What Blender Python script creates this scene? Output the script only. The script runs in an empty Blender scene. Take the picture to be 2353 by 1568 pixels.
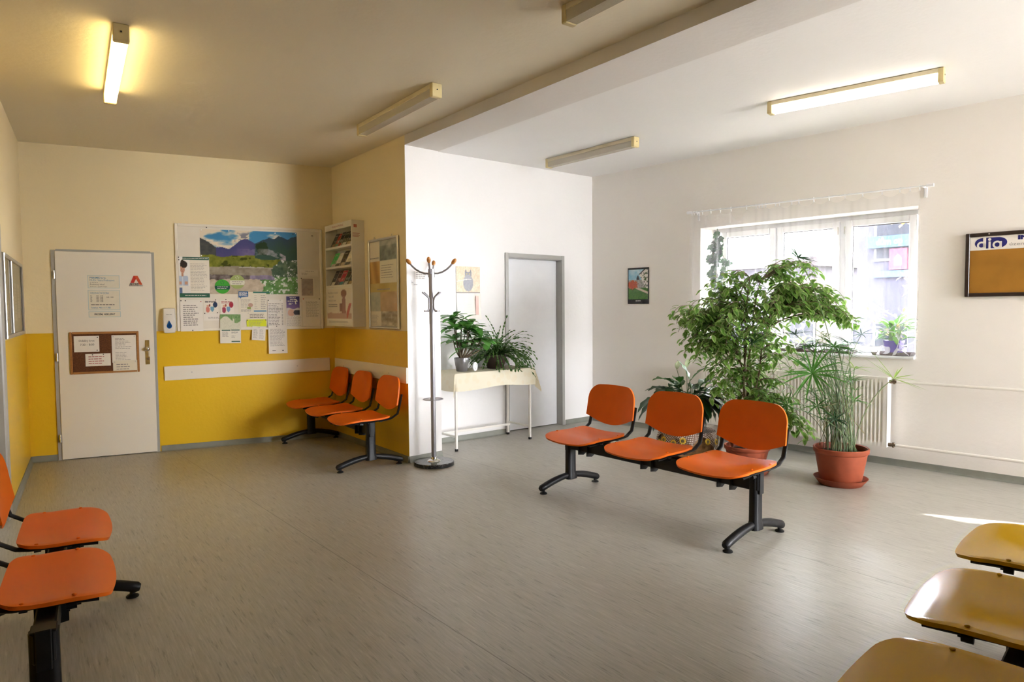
import bpy, math, random
from mathutils import Vector, Matrix
from math import sin, cos, pi, radians, sqrt, atan2, exp, floor as mfloor
random.seed(7)
SC = bpy.context.scene
COL = SC.collection
R = random.uniform

# ------------------------------------------------------------------ materials
MATS = {}
def mat(name, color, rough=0.5, metal=0.0, spec=0.5, bump=0.0, bscale=60.0, noise=0.0, nscale=8.0,
        emit=None, estr=0.0, coat=0.0, stretch=(1, 1, 1)):
    if name in MATS: return MATS[name]
    m = bpy.data.materials.new(name); m.use_nodes = True
    nt = m.node_tree; b = nt.nodes['Principled BSDF']
    b.inputs['Base Color'].default_value = (*color, 1)
    b.inputs['Roughness'].default_value = rough
    b.inputs['Metallic'].default_value = metal
    b.inputs['Specular IOR Level'].default_value = spec
    b.inputs['Coat Weight'].default_value = coat
    if emit:
        b.inputs['Emission Color'].default_value = (*emit, 1)
        b.inputs['Emission Strength'].default_value = estr
    if bump or noise:
        tc = nt.nodes.new('ShaderNodeTexCoord'); mp = nt.nodes.new('ShaderNodeMapping')
        mp.inputs['Scale'].default_value = stretch
        nt.links.new(tc.outputs['Object'], mp.inputs['Vector'])
    if noise:
        n = nt.nodes.new('ShaderNodeTexNoise'); n.inputs['Scale'].default_value = nscale; n.inputs['Detail'].default_value = 5
        nt.links.new(mp.outputs['Vector'], n.inputs['Vector'])
        r = nt.nodes.new('ShaderNodeValToRGB')
        r.color_ramp.elements[0].position = 0.3; r.color_ramp.elements[1].position = 0.7
        r.color_ramp.elements[0].color = (*[c * (1 - noise) for c in color], 1)
        r.color_ramp.elements[1].color = (*[min(1, c * (1 + noise)) for c in color], 1)
        nt.links.new(n.outputs['Fac'], r.inputs['Fac']); nt.links.new(r.outputs['Color'], b.inputs['Base Color'])
    if bump:
        n2 = nt.nodes.new('ShaderNodeTexNoise'); n2.inputs['Scale'].default_value = bscale; n2.inputs['Detail'].default_value = 4
        nt.links.new(mp.outputs['Vector'], n2.inputs['Vector'])
        bp = nt.nodes.new('ShaderNodeBump'); bp.inputs['Strength'].default_value = bump; bp.inputs['Distance'].default_value = 0.01
        nt.links.new(n2.outputs['Fac'], bp.inputs['Height']); nt.links.new(bp.outputs['Normal'], b.inputs['Normal'])
    MATS[name] = m
    return m

def picmat(name, rough=0.4, spec=0.5, translucent=0.0, coat=0.0):
    """colour comes from the mesh's own colour attribute (prints, leaves)"""
    if name in MATS: return MATS[name]
    m = bpy.data.materials.new(name); m.use_nodes = True
    nt = m.node_tree; b = nt.nodes['Principled BSDF']
    a = nt.nodes.new('ShaderNodeVertexColor'); a.layer_name = 'Col'
    nt.links.new(a.outputs['Color'], b.inputs['Base Color'])
    b.inputs['Roughness'].default_value = rough
    b.inputs['Specular IOR Level'].default_value = spec
    b.inputs['Coat Weight'].default_value = coat
    if translucent:
        t = nt.nodes.new('ShaderNodeBsdfTranslucent'); mx = nt.nodes.new('ShaderNodeMixShader')
        mx.inputs[0].default_value = translucent
        nt.links.new(a.outputs['Color'], t.inputs['Color'])
        nt.links.new(b.outputs[0], mx.inputs[1]); nt.links.new(t.outputs[0], mx.inputs[2])
        nt.links.new(mx.outputs[0], nt.nodes['Material Output'].inputs['Surface'])
    MATS[name] = m
    return m

# ------------------------------------------------------------------ mesh builder
class MB:
    def __init__(s): s.v = []; s.f = []; s.m = []; s.c = []; s.mi = 0
    def vert(s, p, c=None): s.v.append(tuple(p)); s.c.append(c or (1, 1, 1)); return len(s.v) - 1
    def face(s, ids): s.f.append(tuple(ids)); s.m.append(s.mi)
    def quad(s, a, b, c, d, col=None):
        i = [s.vert(p, col) for p in (a, b, c, d)]; s.face(i)
    def box(s, lo, hi, bev=0.0):
        x0, y0, z0 = lo; x1, y1, z1 = hi
        if x0 > x1: x0, x1 = x1, x0
        if y0 > y1: y0, y1 = y1, y0
        if z0 > z1: z0, z1 = z1, z0
        if bev <= 0:
            i = [s.vert(p) for p in ((x0,y0,z0),(x1,y0,z0),(x1,y1,z0),(x0,y1,z0),(x0,y0,z1),(x1,y0,z1),(x1,y1,z1),(x0,y1,z1))]
            for q in ((0,3,2,1),(4,5,6,7),(0,1,5,4),(1,2,6,5),(2,3,7,6),(3,0,4,7)): s.face([i[k] for k in q])
        else:
            b = min(bev, (x1-x0)*.49, (y1-y0)*.49, (z1-z0)*.49)
            ring = lambda dx, z: [(x0+dx,y0,z),(x1-dx,y0,z),(x1,y0+dx,z),(x1,y1-dx,z),(x1-dx,y1,z),(x0+dx,y1,z),(x0,y1-dx,z),(x0,y0+dx,z)]
            inner = lambda z: [(min(max(p[0],x0+b),x1-b),min(max(p[1],y0+b),y1-b),z) for p in ring(b,z)]
            rs = [inner(z0), ring(b, z0+b), ring(b, z1-b), inner(z1)]
            s.loft(rs, True, True)
    def loft(s, rings, cap0=False, cap1=False, closed=True, cols=None):
        ids = []
        for k, r in enumerate(rings): ids.append([s.vert(p, cols[k] if cols else None) for p in r])
        n = len(rings[0])
        for a, b in zip(ids[:-1], ids[1:]):
            for i in range(n if closed else n - 1):
                j = (i + 1) % n; s.face((a[i], a[j], b[j], b[i]))
        if cap0: s.face(list(reversed(ids[0])))
        if cap1: s.face(ids[-1])
        return ids
    def lathe(s, prof, cx=0, cy=0, seg=32, cap0=True, cap1=True, sx=1, sy=1):
        s.loft([[(cx + r*sx*cos(2*pi*i/seg), cy + r*sy*sin(2*pi*i/seg), z) for i in range(seg)] for r, z in prof], cap0, cap1)
    def tube(s, path, rad, seg=8, caps=True, flat=None, col=None):
        """sweep a circle (or an ellipse: rad along side, flat along up) along the path"""
        P = [Vector(p) for p in path]; n = len(P); rings = []
        rr = rad if isinstance(rad, (list, tuple)) else [rad] * n
        up = None
        for i in range(n):
            t = (P[min(i+1, n-1)] - P[max(i-1, 0)])
            if t.length < 1e-9: t = Vector((0, 0, 1))
            t.normalize()
            if up is None:
                up = Vector((0, 0, 1)) if abs(t.z) < .9 else Vector((1, 0, 0))
            side = t.cross(up)
            if side.length < 1e-6: side = t.cross(Vector((0, 1, 0)))
            side.normalize(); up = side.cross(t).normalized()
            fl = (flat / rad if flat and not isinstance(rad, (list, tuple)) else (flat or 1.0))
            rings.append([P[i] + side * (rr[i]*cos(2*pi*k/seg)) + up * (rr[i]*fl*sin(2*pi*k/seg)) for k in range(seg)])
        s.loft(rings, caps, caps, cols=[col]*n if col else None)
    def cyl(s, a, b, r, seg=16, r2=None):
        s.tube([a, b], [r, r2 if r2 is not None else r], seg)
    def ball(s, c, r, seg=12, rings=8, sc=(1, 1, 1)):
        c = Vector(c); rs = []
        for k in range(rings + 1):
            t = -pi/2 + pi*k/rings; q = max(cos(t), 1e-3)
            rs.append([(c.x + r*sc[0]*q*cos(2*pi*i/seg), c.y + r*sc[1]*q*sin(2*pi*i/seg), c.z + r*sc[2]*sin(t)) for i in range(seg)])
        s.loft(rs, True, True)
    def prism(s, poly, y0, y1):
        """polygon in local x,z (anticlockwise seen from the front, -y) extruded from y0 (front) to y1 (back)"""
        n = len(poly); a = [s.vert((x, y0, z)) for x, z in poly]; b = [s.vert((x, y1, z)) for x, z in poly]
        s.face(a); s.face(list(reversed(b)))
        for i in range(n):
            j = (i + 1) % n; s.face((a[j], a[i], b[i], b[j]))
    def vprism(s, poly, z0, z1):
        n = len(poly); a = [s.vert((x, y, z0)) for x, y in poly]; b = [s.vert((x, y, z1)) for x, y in poly]
        s.face(list(reversed(a))); s.face(b)
        for i in range(n):
            j = (i + 1) % n; s.face((a[i], a[j], b[j], b[i]))
    def rect(s, x0, z0, x1, z1, y=0.0, col=None):
        s.quad((x0, y, z0), (x1, y, z0), (x1, y, z1), (x0, y, z1), col)
    def poly(s, pts, y=0.0, col=None):
        s.face([s.vert((x, y, z), col) for x, z in pts])
    def disc(s, cx, cz, r, y=0.0, seg=28, col=None, sx=1, sz=1):
        s.poly([(cx + r*sx*cos(2*pi*i/seg), cz + r*sz*sin(2*pi*i/seg)) for i in range(seg)], y, col)
    def build(s, name, mats, parent=None, smooth=False, angle=40, colors=False, loc=None, rz=None):
        me = bpy.data.meshes.new(name); me.from_pydata(s.v, [], s.f); me.update()
        if not isinstance(mats, (list, tuple)): mats = [mats]
        for m in mats: me.materials.append(m)
        if len(mats) > 1:
            for p, k in zip(me.polygons, s.m): p.material_index = k
        if colors:
            ca = me.color_attributes.new('Col', 'FLOAT_COLOR', 'POINT')
            flat = []
            for c in s.c: flat.extend((*c, 1.0))
            ca.data.foreach_set('color', flat)
        if smooth:
            for p in me.polygons: p.use_smooth = True
            me.set_sharp_from_angle(angle=radians(angle))
        o = bpy.data.objects.new(name, me); COL.objects.link(o)
        if parent: o.parent = parent
        if loc is not None: o.location = loc
        if rz is not None: o.rotation_euler = (0, 0, rz)
        return o

def tag(o, label=None, cat=None, group=None, kind=None):
    if label: o['label'] = label
    if cat: o['category'] = cat
    if group: o['group'] = group
    if kind: o['kind'] = kind
    return o
def thing(name, label, cat, loc=(0, 0, 0), rz=0.0, group=None, kind=None):
    o = bpy.data.objects.new(name, None); COL.objects.link(o)
    o.empty_display_size = 0.1
    o.location = loc; o.rotation_euler = (0, 0, rz)
    return tag(o, label, cat, group, kind)
def copy_tree(o, parent=None):
    c = o.copy(); COL.objects.link(c)
    if parent: c.parent = parent
    for ch in list(o.children): copy_tree(ch, c)
    return c

# ------------------------------------------------------------------ lettering
def text_into(mb, body, x, z, size, width=None, align='LEFT', y=0.0, bold=0.0, squash=None):
    cu = bpy.data.curves.new('tmp', 'FONT'); cu.body = body; cu.size = size; cu.align_x = align; cu.offset = bold * size
    cu.resolution_u = 3
    ob = bpy.data.objects.new('tmp', cu); COL.objects.link(ob)
    dg = bpy.context.evaluated_depsgraph_get(); dg.update()
    me = bpy.data.meshes.new_from_object(ob.evaluated_get(dg))
    if len(me.vertices):
        xs = [v.co.x for v in me.vertices]; w = max(xs) - min(xs); x0 = min(xs)
        k = width / w if width else 1.0
        base = len(mb.v)
        for v in me.vertices:
            px = (v.co.x - (x0 if align == 'LEFT' else 0)) * k if align == 'LEFT' else v.co.x * k
            mb.vert((x + px, y, z + v.co.y * (squash or 1)))
        for p in me.polygons: mb.face([base + i for i in p.vertices])
    bpy.data.objects.remove(ob); bpy.data.curves.remove(cu); bpy.data.meshes.remove(me)
def lines_into(mb, x0, x1, z1, z0, n, h=0.005, y=0.0, ragged=0.25, seed=1, words=True):
    rnd = random.Random(seed)
    for i in range(n):
        z = z1 - (z1 - z0) * (i + .5) / n
        end = x0 + (x1 - x0) * (1 - ragged * rnd.random())
        x = x0
        while x < end:
            w = min(rnd.uniform(.012, .035), end - x)
            if w > .004: mb.rect(x, z - h/2, x + w, z + h/2, y)
            x += w + .005

# ------------------------------------------------------------------ geometry of the place (metres)
CAM = dict(f=1550.0, pitch=-0.0476, roll=0.0078, yaw=0.6234, h=1.4113)
C = dict(F0=(-1.62, -4.5), B=(-.14, 5.75), C1=(-.01, 7.745), C2=(2.791, 7.263), C3=(2.821, 5.558), C4=(3.194, 5.607),
         C5=(3.544, 6.158), C6=(5.752, 6.27), C7=(6.3135, 1.9496))
WALLS = dict(F=('B', 'C1'), G=('F0', 'B'), A=('C1', 'C2'), L=('C2', 'C3'), P=('C3', 'C4'), W=('C5', 'C6'), N=('C6', 'C7'))
def wframe(w):
    a, b = [Vector(C[k]) for k in WALLS[w]]; t = (b - a).normalized(); return a, t, Vector((t.y, -t.x)), (b - a).length
def wpt(w, s, z, off=0.0):
    a, t, n, L = wframe(w); p = a + t*s + n*off; return (p.x, p.y, z)
def wrot(w):
    a, t, n, L = wframe(w); return atan2(t.y, t.x)
ZL, ZR, ZB, ZY = 2.985, 3.037, 2.897, 1.215   # ceiling left, ceiling right, beam underside, top of the yellow dado
# ------------------------------------------------------------------ surface materials
def wall_material(name, top, dado=None):
    m = bpy.data.materials.new(name); m.use_nodes = True; nt = m.node_tree; b = nt.nodes['Principled BSDF']
    geo = nt.nodes.new('ShaderNodeNewGeometry'); sep = nt.nodes.new('ShaderNodeSeparateXYZ')
    nt.links.new(geo.outputs['Position'], sep.inputs[0])
    n1 = nt.nodes.new('ShaderNodeTexNoise'); n1.inputs['Scale'].default_value = 28; n1.inputs['Detail'].default_value = 6
    n2 = nt.nodes.new('ShaderNodeTexNoise'); n2.inputs['Scale'].default_value = 2.5; n2.inputs['Detail'].default_value = 3
    nt.links.new(geo.outputs['Position'], n1.inputs['Vector']); nt.links.new(geo.outputs['Position'], n2.inputs['Vector'])
    r = nt.nodes.new('ShaderNodeValToRGB')
    r.color_ramp.elements[0].color = (*[c*.96 for c in top], 1); r.color_ramp.elements[1].color = (*top, 1)
    nt.links.new(n2.outputs['Fac'], r.inputs['Fac'])
    bp = nt.nodes.new('ShaderNodeBump'); bp.inputs['Strength'].default_value = 0.10; bp.inputs['Distance'].default_value = 0.02
    nt.links.new(n1.outputs['Fac'], bp.inputs['Height']); nt.links.new(bp.outputs['Normal'], b.inputs['Normal'])
    if dado:
        lt = nt.nodes.new('ShaderNodeMath'); lt.operation = 'LESS_THAN'; lt.inputs[1].default_value = ZY
        nt.links.new(sep.outputs['Z'], lt.inputs[0])
        mx = nt.nodes.new('ShaderNodeMixRGB'); nt.links.new(lt.outputs[0], mx.inputs['Fac'])
        nt.links.new(r.outputs['Color'], mx.inputs['Color1']); mx.inputs['Color2'].default_value = (*dado, 1)
        nt.links.new(mx.outputs[0], b.inputs['Base Color'])
        rr = nt.nodes.new('ShaderNodeMapRange'); rr.inputs['To Min'].default_value = .85; rr.inputs['To Max'].default_value = .3
        nt.links.new(lt.outputs[0], rr.inputs['Value']); nt.links.new(rr.outputs[0], b.inputs['Roughness'])
    else:
        nt.links.new(r.outputs['Color'], b.inputs['Base Color']); b.inputs['Roughness'].default_value = .85
    return m
M_WALL_Y = wall_material('painted_wall_with_dado', (.89, .76, .49), (.80, .50, .02))  # cream above the dado: warm light put into the white paint's colour
M_WALL_W = wall_material('white_wall_paint', (.91, .885, .87))
M_CEIL = wall_material('ceiling_paint', (.89, .865, .845)); M_CEIL_WARM = wall_material('warm_lit_ceiling_paint', (.85, .77, .60))  # left bay copy of the ceiling colour has the warm light mixed in

def floor_material():
    m = bpy.data.materials.new('vinyl_floor'); m.use_nodes = True; nt = m.node_tree; b = nt.nodes['Principled BSDF']
    geo = nt.nodes.new('ShaderNodeNewGeometry')
    def streak(sx, sy, lo, hi, scale):
        mp = nt.nodes.new('ShaderNodeMapping'); mp.inputs['Scale'].default_value = (sx, sy, 1)
        mp.inputs['Rotation'].default_value = (0, 0, radians(2))
        nt.links.new(geo.outputs['Position'], mp.inputs['Vector'])
        n = nt.nodes.new('ShaderNodeTexNoise'); n.inputs['Scale'].default_value = scale; n.inputs['Detail'].default_value = 5; n.inputs['Roughness'].default_value = .62
        nt.links.new(mp.outputs[0], n.inputs['Vector'])
        r = nt.nodes.new('ShaderNodeMapRange'); r.inputs['From Min'].default_value = lo; r.inputs['From Max'].default_value = hi
        nt.links.new(n.outputs['Fac'], r.inputs['Value']); return r.outputs[0]
    a = streak(70, 3.5, .36, .64, 1.5)      # fine marbling along the sheet
    d = streak(70, 6, .575, .665, 1.0)      # sparse dark flecks
    l = streak(70, 5, .58, .68, 1.2)     # sparse pale flecks
    c1 = nt.nodes.new('ShaderNodeMixRGB'); c1.inputs['Color1'].default_value = (.368, .35, .302, 1); c1.inputs['Color2'].default_value = (.458, .438, .392, 1)
    nt.links.new(a, c1.inputs['Fac'])
    c2 = nt.nodes.new('ShaderNodeMixRGB'); c2.inputs['Color2'].default_value = (.20, .19, .16, 1)
    k = nt.nodes.new('ShaderNodeMath'); k.operation = 'MULTIPLY'; k.inputs[1].default_value = .62
    nt.links.new(d, k.inputs[0]); nt.links.new(k.outputs[0], c2.inputs['Fac']); nt.links.new(c1.outputs[0], c2.inputs['Color1'])
    c3 = nt.nodes.new('ShaderNodeMixRGB'); c3.inputs['Color2'].default_value = (.62, .60, .53, 1)
    k2 = nt.nodes.new('ShaderNodeMath'); k2.operation = 'MULTIPLY'; k2.inputs[1].default_value = .45
    nt.links.new(l, k2.inputs[0]); nt.links.new(k2.outputs[0], c3.inputs['Fac']); nt.links.new(c2.outputs[0], c3.inputs['Color1'])
    # welded seams between the sheets: thin dark lines along y every 2 m
    sep = nt.nodes.new('ShaderNodeSeparateXYZ'); nt.links.new(geo.outputs['Position'], sep.inputs[0])
    ad = nt.nodes.new('ShaderNodeMath'); ad.operation = 'MULTIPLY_ADD'; ad.inputs[1].default_value = .063
    nt.links.new(sep.outputs['Y'], ad.inputs[0]); nt.links.new(sep.outputs['X'], ad.inputs[2])
    s1 = nt.nodes.new('ShaderNodeMath'); s1.operation = 'SUBTRACT'; s1.inputs[1].default_value = 3.640
    nt.links.new(ad.outputs[0], s1.inputs[0])
    pp = nt.nodes.new('ShaderNodeMath'); pp.operation = 'PINGPONG'; pp.inputs[1].default_value = 1.0
    nt.links.new(s1.outputs[0], pp.inputs[0])
    ls = nt.nodes.new('ShaderNodeMath'); ls.operation = 'LESS_THAN'; ls.inputs[1].default_value = .0028
    nt.links.new(pp.outputs[0], ls.inputs[0])
    c4 = nt.nodes.new('ShaderNodeMixRGB'); c4.inputs['Color2'].default_value = (.17, .16, .13, 1)
    k3 = nt.nodes.new('ShaderNodeMath'); k3.operation = 'MULTIPLY'; k3.inputs[1].default_value = .7
    nt.links.new(ls.outputs[0], k3.inputs[0]); nt.links.new(k3.outputs[0], c4.inputs['Fac']); nt.links.new(c3.outputs[0], c4.inputs['Color1'])
    nt.links.new(c4.outputs[0], b.inputs['Base Color'])
    nb = nt.nodes.new('ShaderNodeTexNoise'); nb.inputs['Scale'].default_value = 5; nb.inputs['Detail'].default_value = 3
    nt.links.new(geo.outputs['Position'], nb.inputs['Vector'])
    rr = nt.nodes.new('ShaderNodeMapRange'); rr.inputs['To Min'].default_value = .30; rr.inputs['To Max'].default_value = .42
    nt.links.new(nb.outputs['Fac'], rr.inputs['Value']); nt.links.new(rr.outputs[0], b.inputs['Roughness'])
    bp = nt.nodes.new('ShaderNodeBump'); bp.inputs['Strength'].default_value = .06; bp.inputs['Distance'].default_value = .004
    nt.links.new(a, bp.inputs['Height']); nt.links.new(bp.outputs['Normal'], b.inputs['Normal'])
    return m
M_FLOOR = floor_material()
M_BASE = mat('grey_vinyl_skirting', (.235, .24, .205), .45, noise=.08, nscale=12)
M_LEAF = mat('white_door_paint', (.86, .80, .70), .35, bump=.03, bscale=25)
M_GREY = mat('grey_frame_paint', (.40, .39, .36), .35, bump=.03, bscale=40)
M_CHROME = mat('chrome', (.75, .75, .74), .15, 1.0, noise=.05)
M_BRASS = mat('worn_brass', (.55, .40, .14), .35, 1.0, noise=.15, nscale=30)
M_STEEL = mat('satin_aluminium', (.62, .60, .56), .35, 1.0, noise=.05)
M_SILVERP = mat('silver_paint', (.34, .33, .35), .38, .6, noise=.04)
M_PVC = mat('white_window_plastic', (.86, .86, .88), .3, noise=.02)
M_WHITEMETAL = mat('white_enamel', (.84, .80, .74), .3, noise=.03)
M_PAPER = mat('white_paper', (.86, .81, .74), .7, noise=.02, nscale=20)
M_PAPER2 = mat('cream_paper', (.80, .74, .61), .7, noise=.02, nscale=20)
M_INK = mat('dark_ink', (.06, .055, .05), .6, noise=.1)
M_INKG = mat('grey_ink', (.34, .31, .29), .6, noise=.1)
M_INKB = mat('blue_ink', (.10, .25, .42), .6, noise=.1)
M_INKLB = mat('light_blue_ink', (.42, .58, .66), .6, noise=.1)
M_INKR = mat('red_ink', (.45, .12, .12), .6, noise=.1)
M_PIN = mat('black_pin', (.04, .035, .03), .3, noise=.1)
M_PINR = mat('red_pin', (.5, .04, .03), .3, noise=.1)
M_PINW = mat('white_pin', (.9, .9, .9), .3, noise=.05)
M_BLACK = mat('black_powder_coat', (.008, .008, .009), .42, spec=.3, noise=.2, bump=.03, bscale=300)
M_BLACKP = mat('black_plastic', (.01, .01, .01), .5, spec=.3, noise=.2)
M_ORANGE = mat('orange_plastic', (.80, .150, .010), .36, spec=.38, bump=.05, bscale=900, noise=.03)
M_ORANGE.node_tree.nodes['Principled BSDF'].inputs['IOR'].default_value = 1.32
M_TERRA = mat('terracotta_plastic', (.30, .068, .030), .5, noise=.1, nscale=15, spec=.3)
M_SOIL = mat('potting_soil', (.06, .035, .022), .95, noise=.5, nscale=60, bump=.8, bscale=120)
M_PRINT = picmat('printed_picture', .35)
M_GLOSSPRINT = picmat('glossy_print', .18, coat=.3)
M_GREEN = picmat('leaf_surface', .38, .4, translucent=.5)
M_DARKLEAF = picmat('glossy_dark_leaf', .3, .5, translucent=.2)

def glass_mat(name, tint=(1, 1, 1), gloss=.08, rough=.0):
    m = bpy.data.materials.new(name); m.use_nodes = True; nt = m.node_tree
    nt.nodes.remove(nt.nodes['Principled BSDF'])
    t = nt.nodes.new('ShaderNodeBsdfTransparent'); t.inputs[0].default_value = (*tint, 1)
    g = nt.nodes.new('ShaderNodeBsdfGlossy'); g.inputs['Roughness'].default_value = rough
    fr = nt.nodes.new('ShaderNodeFresnel'); fr.inputs[0].default_value = 1.45
    mx = nt.nodes.new('ShaderNodeMixShader')
    nt.links.new(fr.outputs[0], mx.inputs[0]); nt.links.new(t.outputs[0], mx.inputs[1]); nt.links.new(g.outputs[0], mx.inputs[2])
    nt.links.new(mx.outputs[0], nt.nodes['Material Output'].inputs['Surface'])
    return m
M_GLASS = glass_mat('window_glass', (.97, .98, .98))
M_PLEX = glass_mat('display_glass', (.80, .82, .80))

# ------------------------------------------------------------------ room shell
def wall_cells(mb, w, s0, s1, z0, z1, holes, thick=.3, mi=0):
    """wall with openings: front face on the wall line, back at -thick, reveals round the openings"""
    ss = sorted({s0, s1, *[h[0] for h in holes], *[h[1] for h in holes]})
    zs = sorted({z0, z1, *[h[2] for h in holes], *[h[3] for h in holes]})
    def solid(i, j):
        if i < 0 or j < 0 or i >= len(ss)-1 or j >= len(zs)-1: return None
        cs, cz = (ss[i]+ss[i+1])/2, (zs[j]+zs[j+1])/2
        return not any(h[0] < cs < h[1] and h[2] < cz < h[3] for h in holes)
    P = lambda s, z, o: wpt(w, s, z, o)
    mb.mi = mi
    for i in range(len(ss)-1):
        for j in range(len(zs)-1):
            if not solid(i, j): continue
            a, b, c, d = ss[i], ss[i+1], zs[j], zs[j+1]
            mb.quad(P(a, c, 0), P(b, c, 0), P(b, d, 0), P(a, d, 0))
            mb.quad(P(b, c, -thick), P(a, c, -thick), P(a, d, -thick), P(b, d, -thick))
            for (k, l, q) in ((i-1, j, ((a, c), (a, d))), (i+1, j, ((b, d), (b, c))), (i, j-1, ((b, c), (a, c))), (i, j+1, ((a, d), (b, d)))):
                if not solid(k, l):
                    (p0, p1) = q
                    mb.quad(P(*p0, 0), P(*p1, 0), P(*p1, -thick), P(*p0, -thick))
def structure(o, label=None):
    o['kind'] = 'structure'
    if label: o['label'] = label
    return o

mb = MB(); mb.box((-2.4, -4.9, -.12), (7.6, 8.2, 0.0)); structure(mb.build('floor', M_FLOOR), 'beige marbled vinyl floor')
mb = MB(); mb.mi = 1   # ceiling: lower left bay and right bay with the beam between
mb.vprism([(-2.3, -4.8), (3.03, -4.8), (3.03, 1), (C['C3'][0]+.04, C['C3'][1]), (2.83, 7.5), (-.3, 8.1), (-.4, 5.75)], ZL, ZL+.25)
mb.mi = 0; mb.vprism([(3.3, -4.8), (7.5, -4.8), (6.6, 2), (6.0, 6.6), (3.15, 6.4), (3.15, 5.607), (3.3, 1)], ZR, ZR+.2)
structure(mb.build('ceiling', [M_CEIL, M_CEIL_WARM]), 'plastered ceiling')
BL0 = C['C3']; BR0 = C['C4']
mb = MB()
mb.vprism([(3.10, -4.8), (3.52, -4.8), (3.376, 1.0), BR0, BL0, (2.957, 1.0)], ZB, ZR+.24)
structure(mb.build('trim_1', wall_material('shaded_beam_paint', (.79, .75, .715))), 'long plastered ceiling beam')  # greyer than the ceiling: weak light under the beam put into its colour

# walls
mb = MB(); wall_cells(mb, 'F', 0, wframe('F')[3]+.0, 0, ZL+.2, [], .3); structure(mb.build('wall_left', M_WALL_Y), 'side wall with yellow dado')
LG = wframe('G')[3]
mb = MB(); wall_cells(mb, 'G', 0, LG, 0, ZL+.2, [(LG-1.0, LG-.08, 0, 2.0)], .3); structure(mb.build('wall_left', M_WALL_Y), 'near side wall behind orange seats')
mb = MB(); wall_cells(mb, 'A', -.25, wframe('A')[3]+.02, 0, ZL+.2, [(.252, 1.052, 0, 1.985)], .3); structure(mb.build('wall_rear', M_WALL_Y), 'end wall with yellow dado and noticeboard')
mb = MB()   # partition: dado face on the left, white faces on the pillar end
p2, p3, p4 = C['C2'], C['C3'], C['C4']
e = .05
poly = [(p2[0]-.005, p2[1]+.1), p3, p4, (3.19, 6.4), (3.0, 7.4)]
n = len(poly); 
for i in range(n):
    j = (i+1) % n; a, b = poly[i], poly[j]
    mb.mi = 0 if i == 0 else 1
    mb.quad((a[0], a[1], 0), (b[0], b[1], 0), (b[0], b[1], ZR+.1), (a[0], a[1], ZR+.1))
structure(mb.build('wall_partition', [M_WALL_Y, M_WALL_W]), 'partition wall ending in a white pillar')
mb = MB(); wall_cells(mb, 'W', -.36, wframe('W')[3]+.02, 0, ZR+.15, [(.862, 1.69, 0, 2.0)], .3); structure(mb.build('wall_back', M_WALL_W), 'white wall with blank white door')
W1 = (1.518, 3.616, .958, 2.267); W2 = (7.28, 8.50, .95, 2.33)
mb = MB(); wall_cells(mb, 'N', -.3, 11.0, 0, ZR+.15, [W1, W2], .42); structure(mb.build('wall_right', wall_material('warm_white_wall_paint', (.91, .865, .815))), 'white window wall')
C['H0'] = (7.6, -4.5); C['H1'] = (-2.3, -4.5); WALLS['H'] = ('H0', 'H1')
W3 = (.66, 2.62, .12, 2.82)
mb = MB(); wall_cells(mb, 'H', 0, 9.9, 0, ZR+.2, [W3], .3); structure(mb.build('wall_front', M_WALL_W), 'wall behind the viewer')

mb = MB(); mb.vprism([(3.46, -4.6), (3.62, -4.6), (3.60, .35), (3.45, .35)], 0, ZR+.1); structure(mb.build('wall_partition', mat('dark_blocker_wall', (.12, .075, .045), .6, noise=.15, nscale=12, stretch=(1, 1, 8))), 'unseen dark wall added beside the viewer to block window light')  # added out of view to keep window light off the left foreground
mb = MB(); mb.box((-1.55, -4.47, 0), (3.0, -4.40, 2.4)); structure(mb.build('bounce_absorber', mat('dark_absorber', (.06, .04, .025), .5, noise=.2)), 'unseen dark panel added behind the viewer to soak up bounce')  # added dark panel, cuts bounce light on the left foreground
# skirting (upturned vinyl with a rounded foot)
def skirting(name, w, spans, h=.058):
    mb = MB()
    for s0, s1 in spans:
        prof = [(.0, h), (.006, h), (.009, h-.008), (.010, .018), (.016, .006), (.024, .001), (0, .001)]
        a = [wpt(w, s0, z, o) for o, z in prof]; b = [wpt(w, s1, z, o) for o, z in prof]
        mb.loft([a, b], True, True, closed=True)
    structure(mb.build(name, M_BASE, smooth=True, angle=60))
skirting('baseboard_left', 'F', [(0, 1.999)])
skirting('baseboard_rear', 'A', [(0, .215), (1.09, 2.842)])
skirting('baseboard_partition', 'L', [(0, 1.705)])
skirting('baseboard_pillar', 'P', [(0, .376)])
skirting('baseboard_back', 'W', [(-.3, .81), (1.74, 2.21)])
skirting('baseboard_right', 'N', [(0, 10.9)])
skirting('baseboard_left', 'G', [(0, LG-1.1)])

# ------------------------------------------------------------------ doors
d1 = thing('door_1', 'white flush door carrying signs and a small cork board', 'door', wpt('A', 0, 0), wrot('A'), kind='structure')
mb = MB()
mb.box((.218, -.012, 0), (.258, .08, 2.0)); mb.box((1.046, -.012, 0), (1.078, .08, 2.0)); mb.box((.258, -.012, 1.982), (1.046, .08, 2.008))
mb.build('door_frame', M_GREY, d1)
mb = MB(); mb.box((.250, -.022, .006), (1.054, .018, 1.988), .004); lf = mb.build('door_leaf', M_LEAF, d1)
for z in (1.775, .995, .22):
    mb = MB(); mb.cyl((.243, -.03, z-.045), (.243, -.03, z), .009, 12); mb.cyl((.243, -.03, z+.002), (.243, -.03, z+.03), .0085, 12)
    mb.box((.236, -.028, z-.04), (.252, -.016, z+.025)); mb.build('hinge', M_CHROME, d1, smooth=True)
mb = MB(); mb.box((.975, -.028, .888), (1.013, -.022, 1.129), .002); hp = mb.build('handle_plate', M_BRASS, d1)
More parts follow.
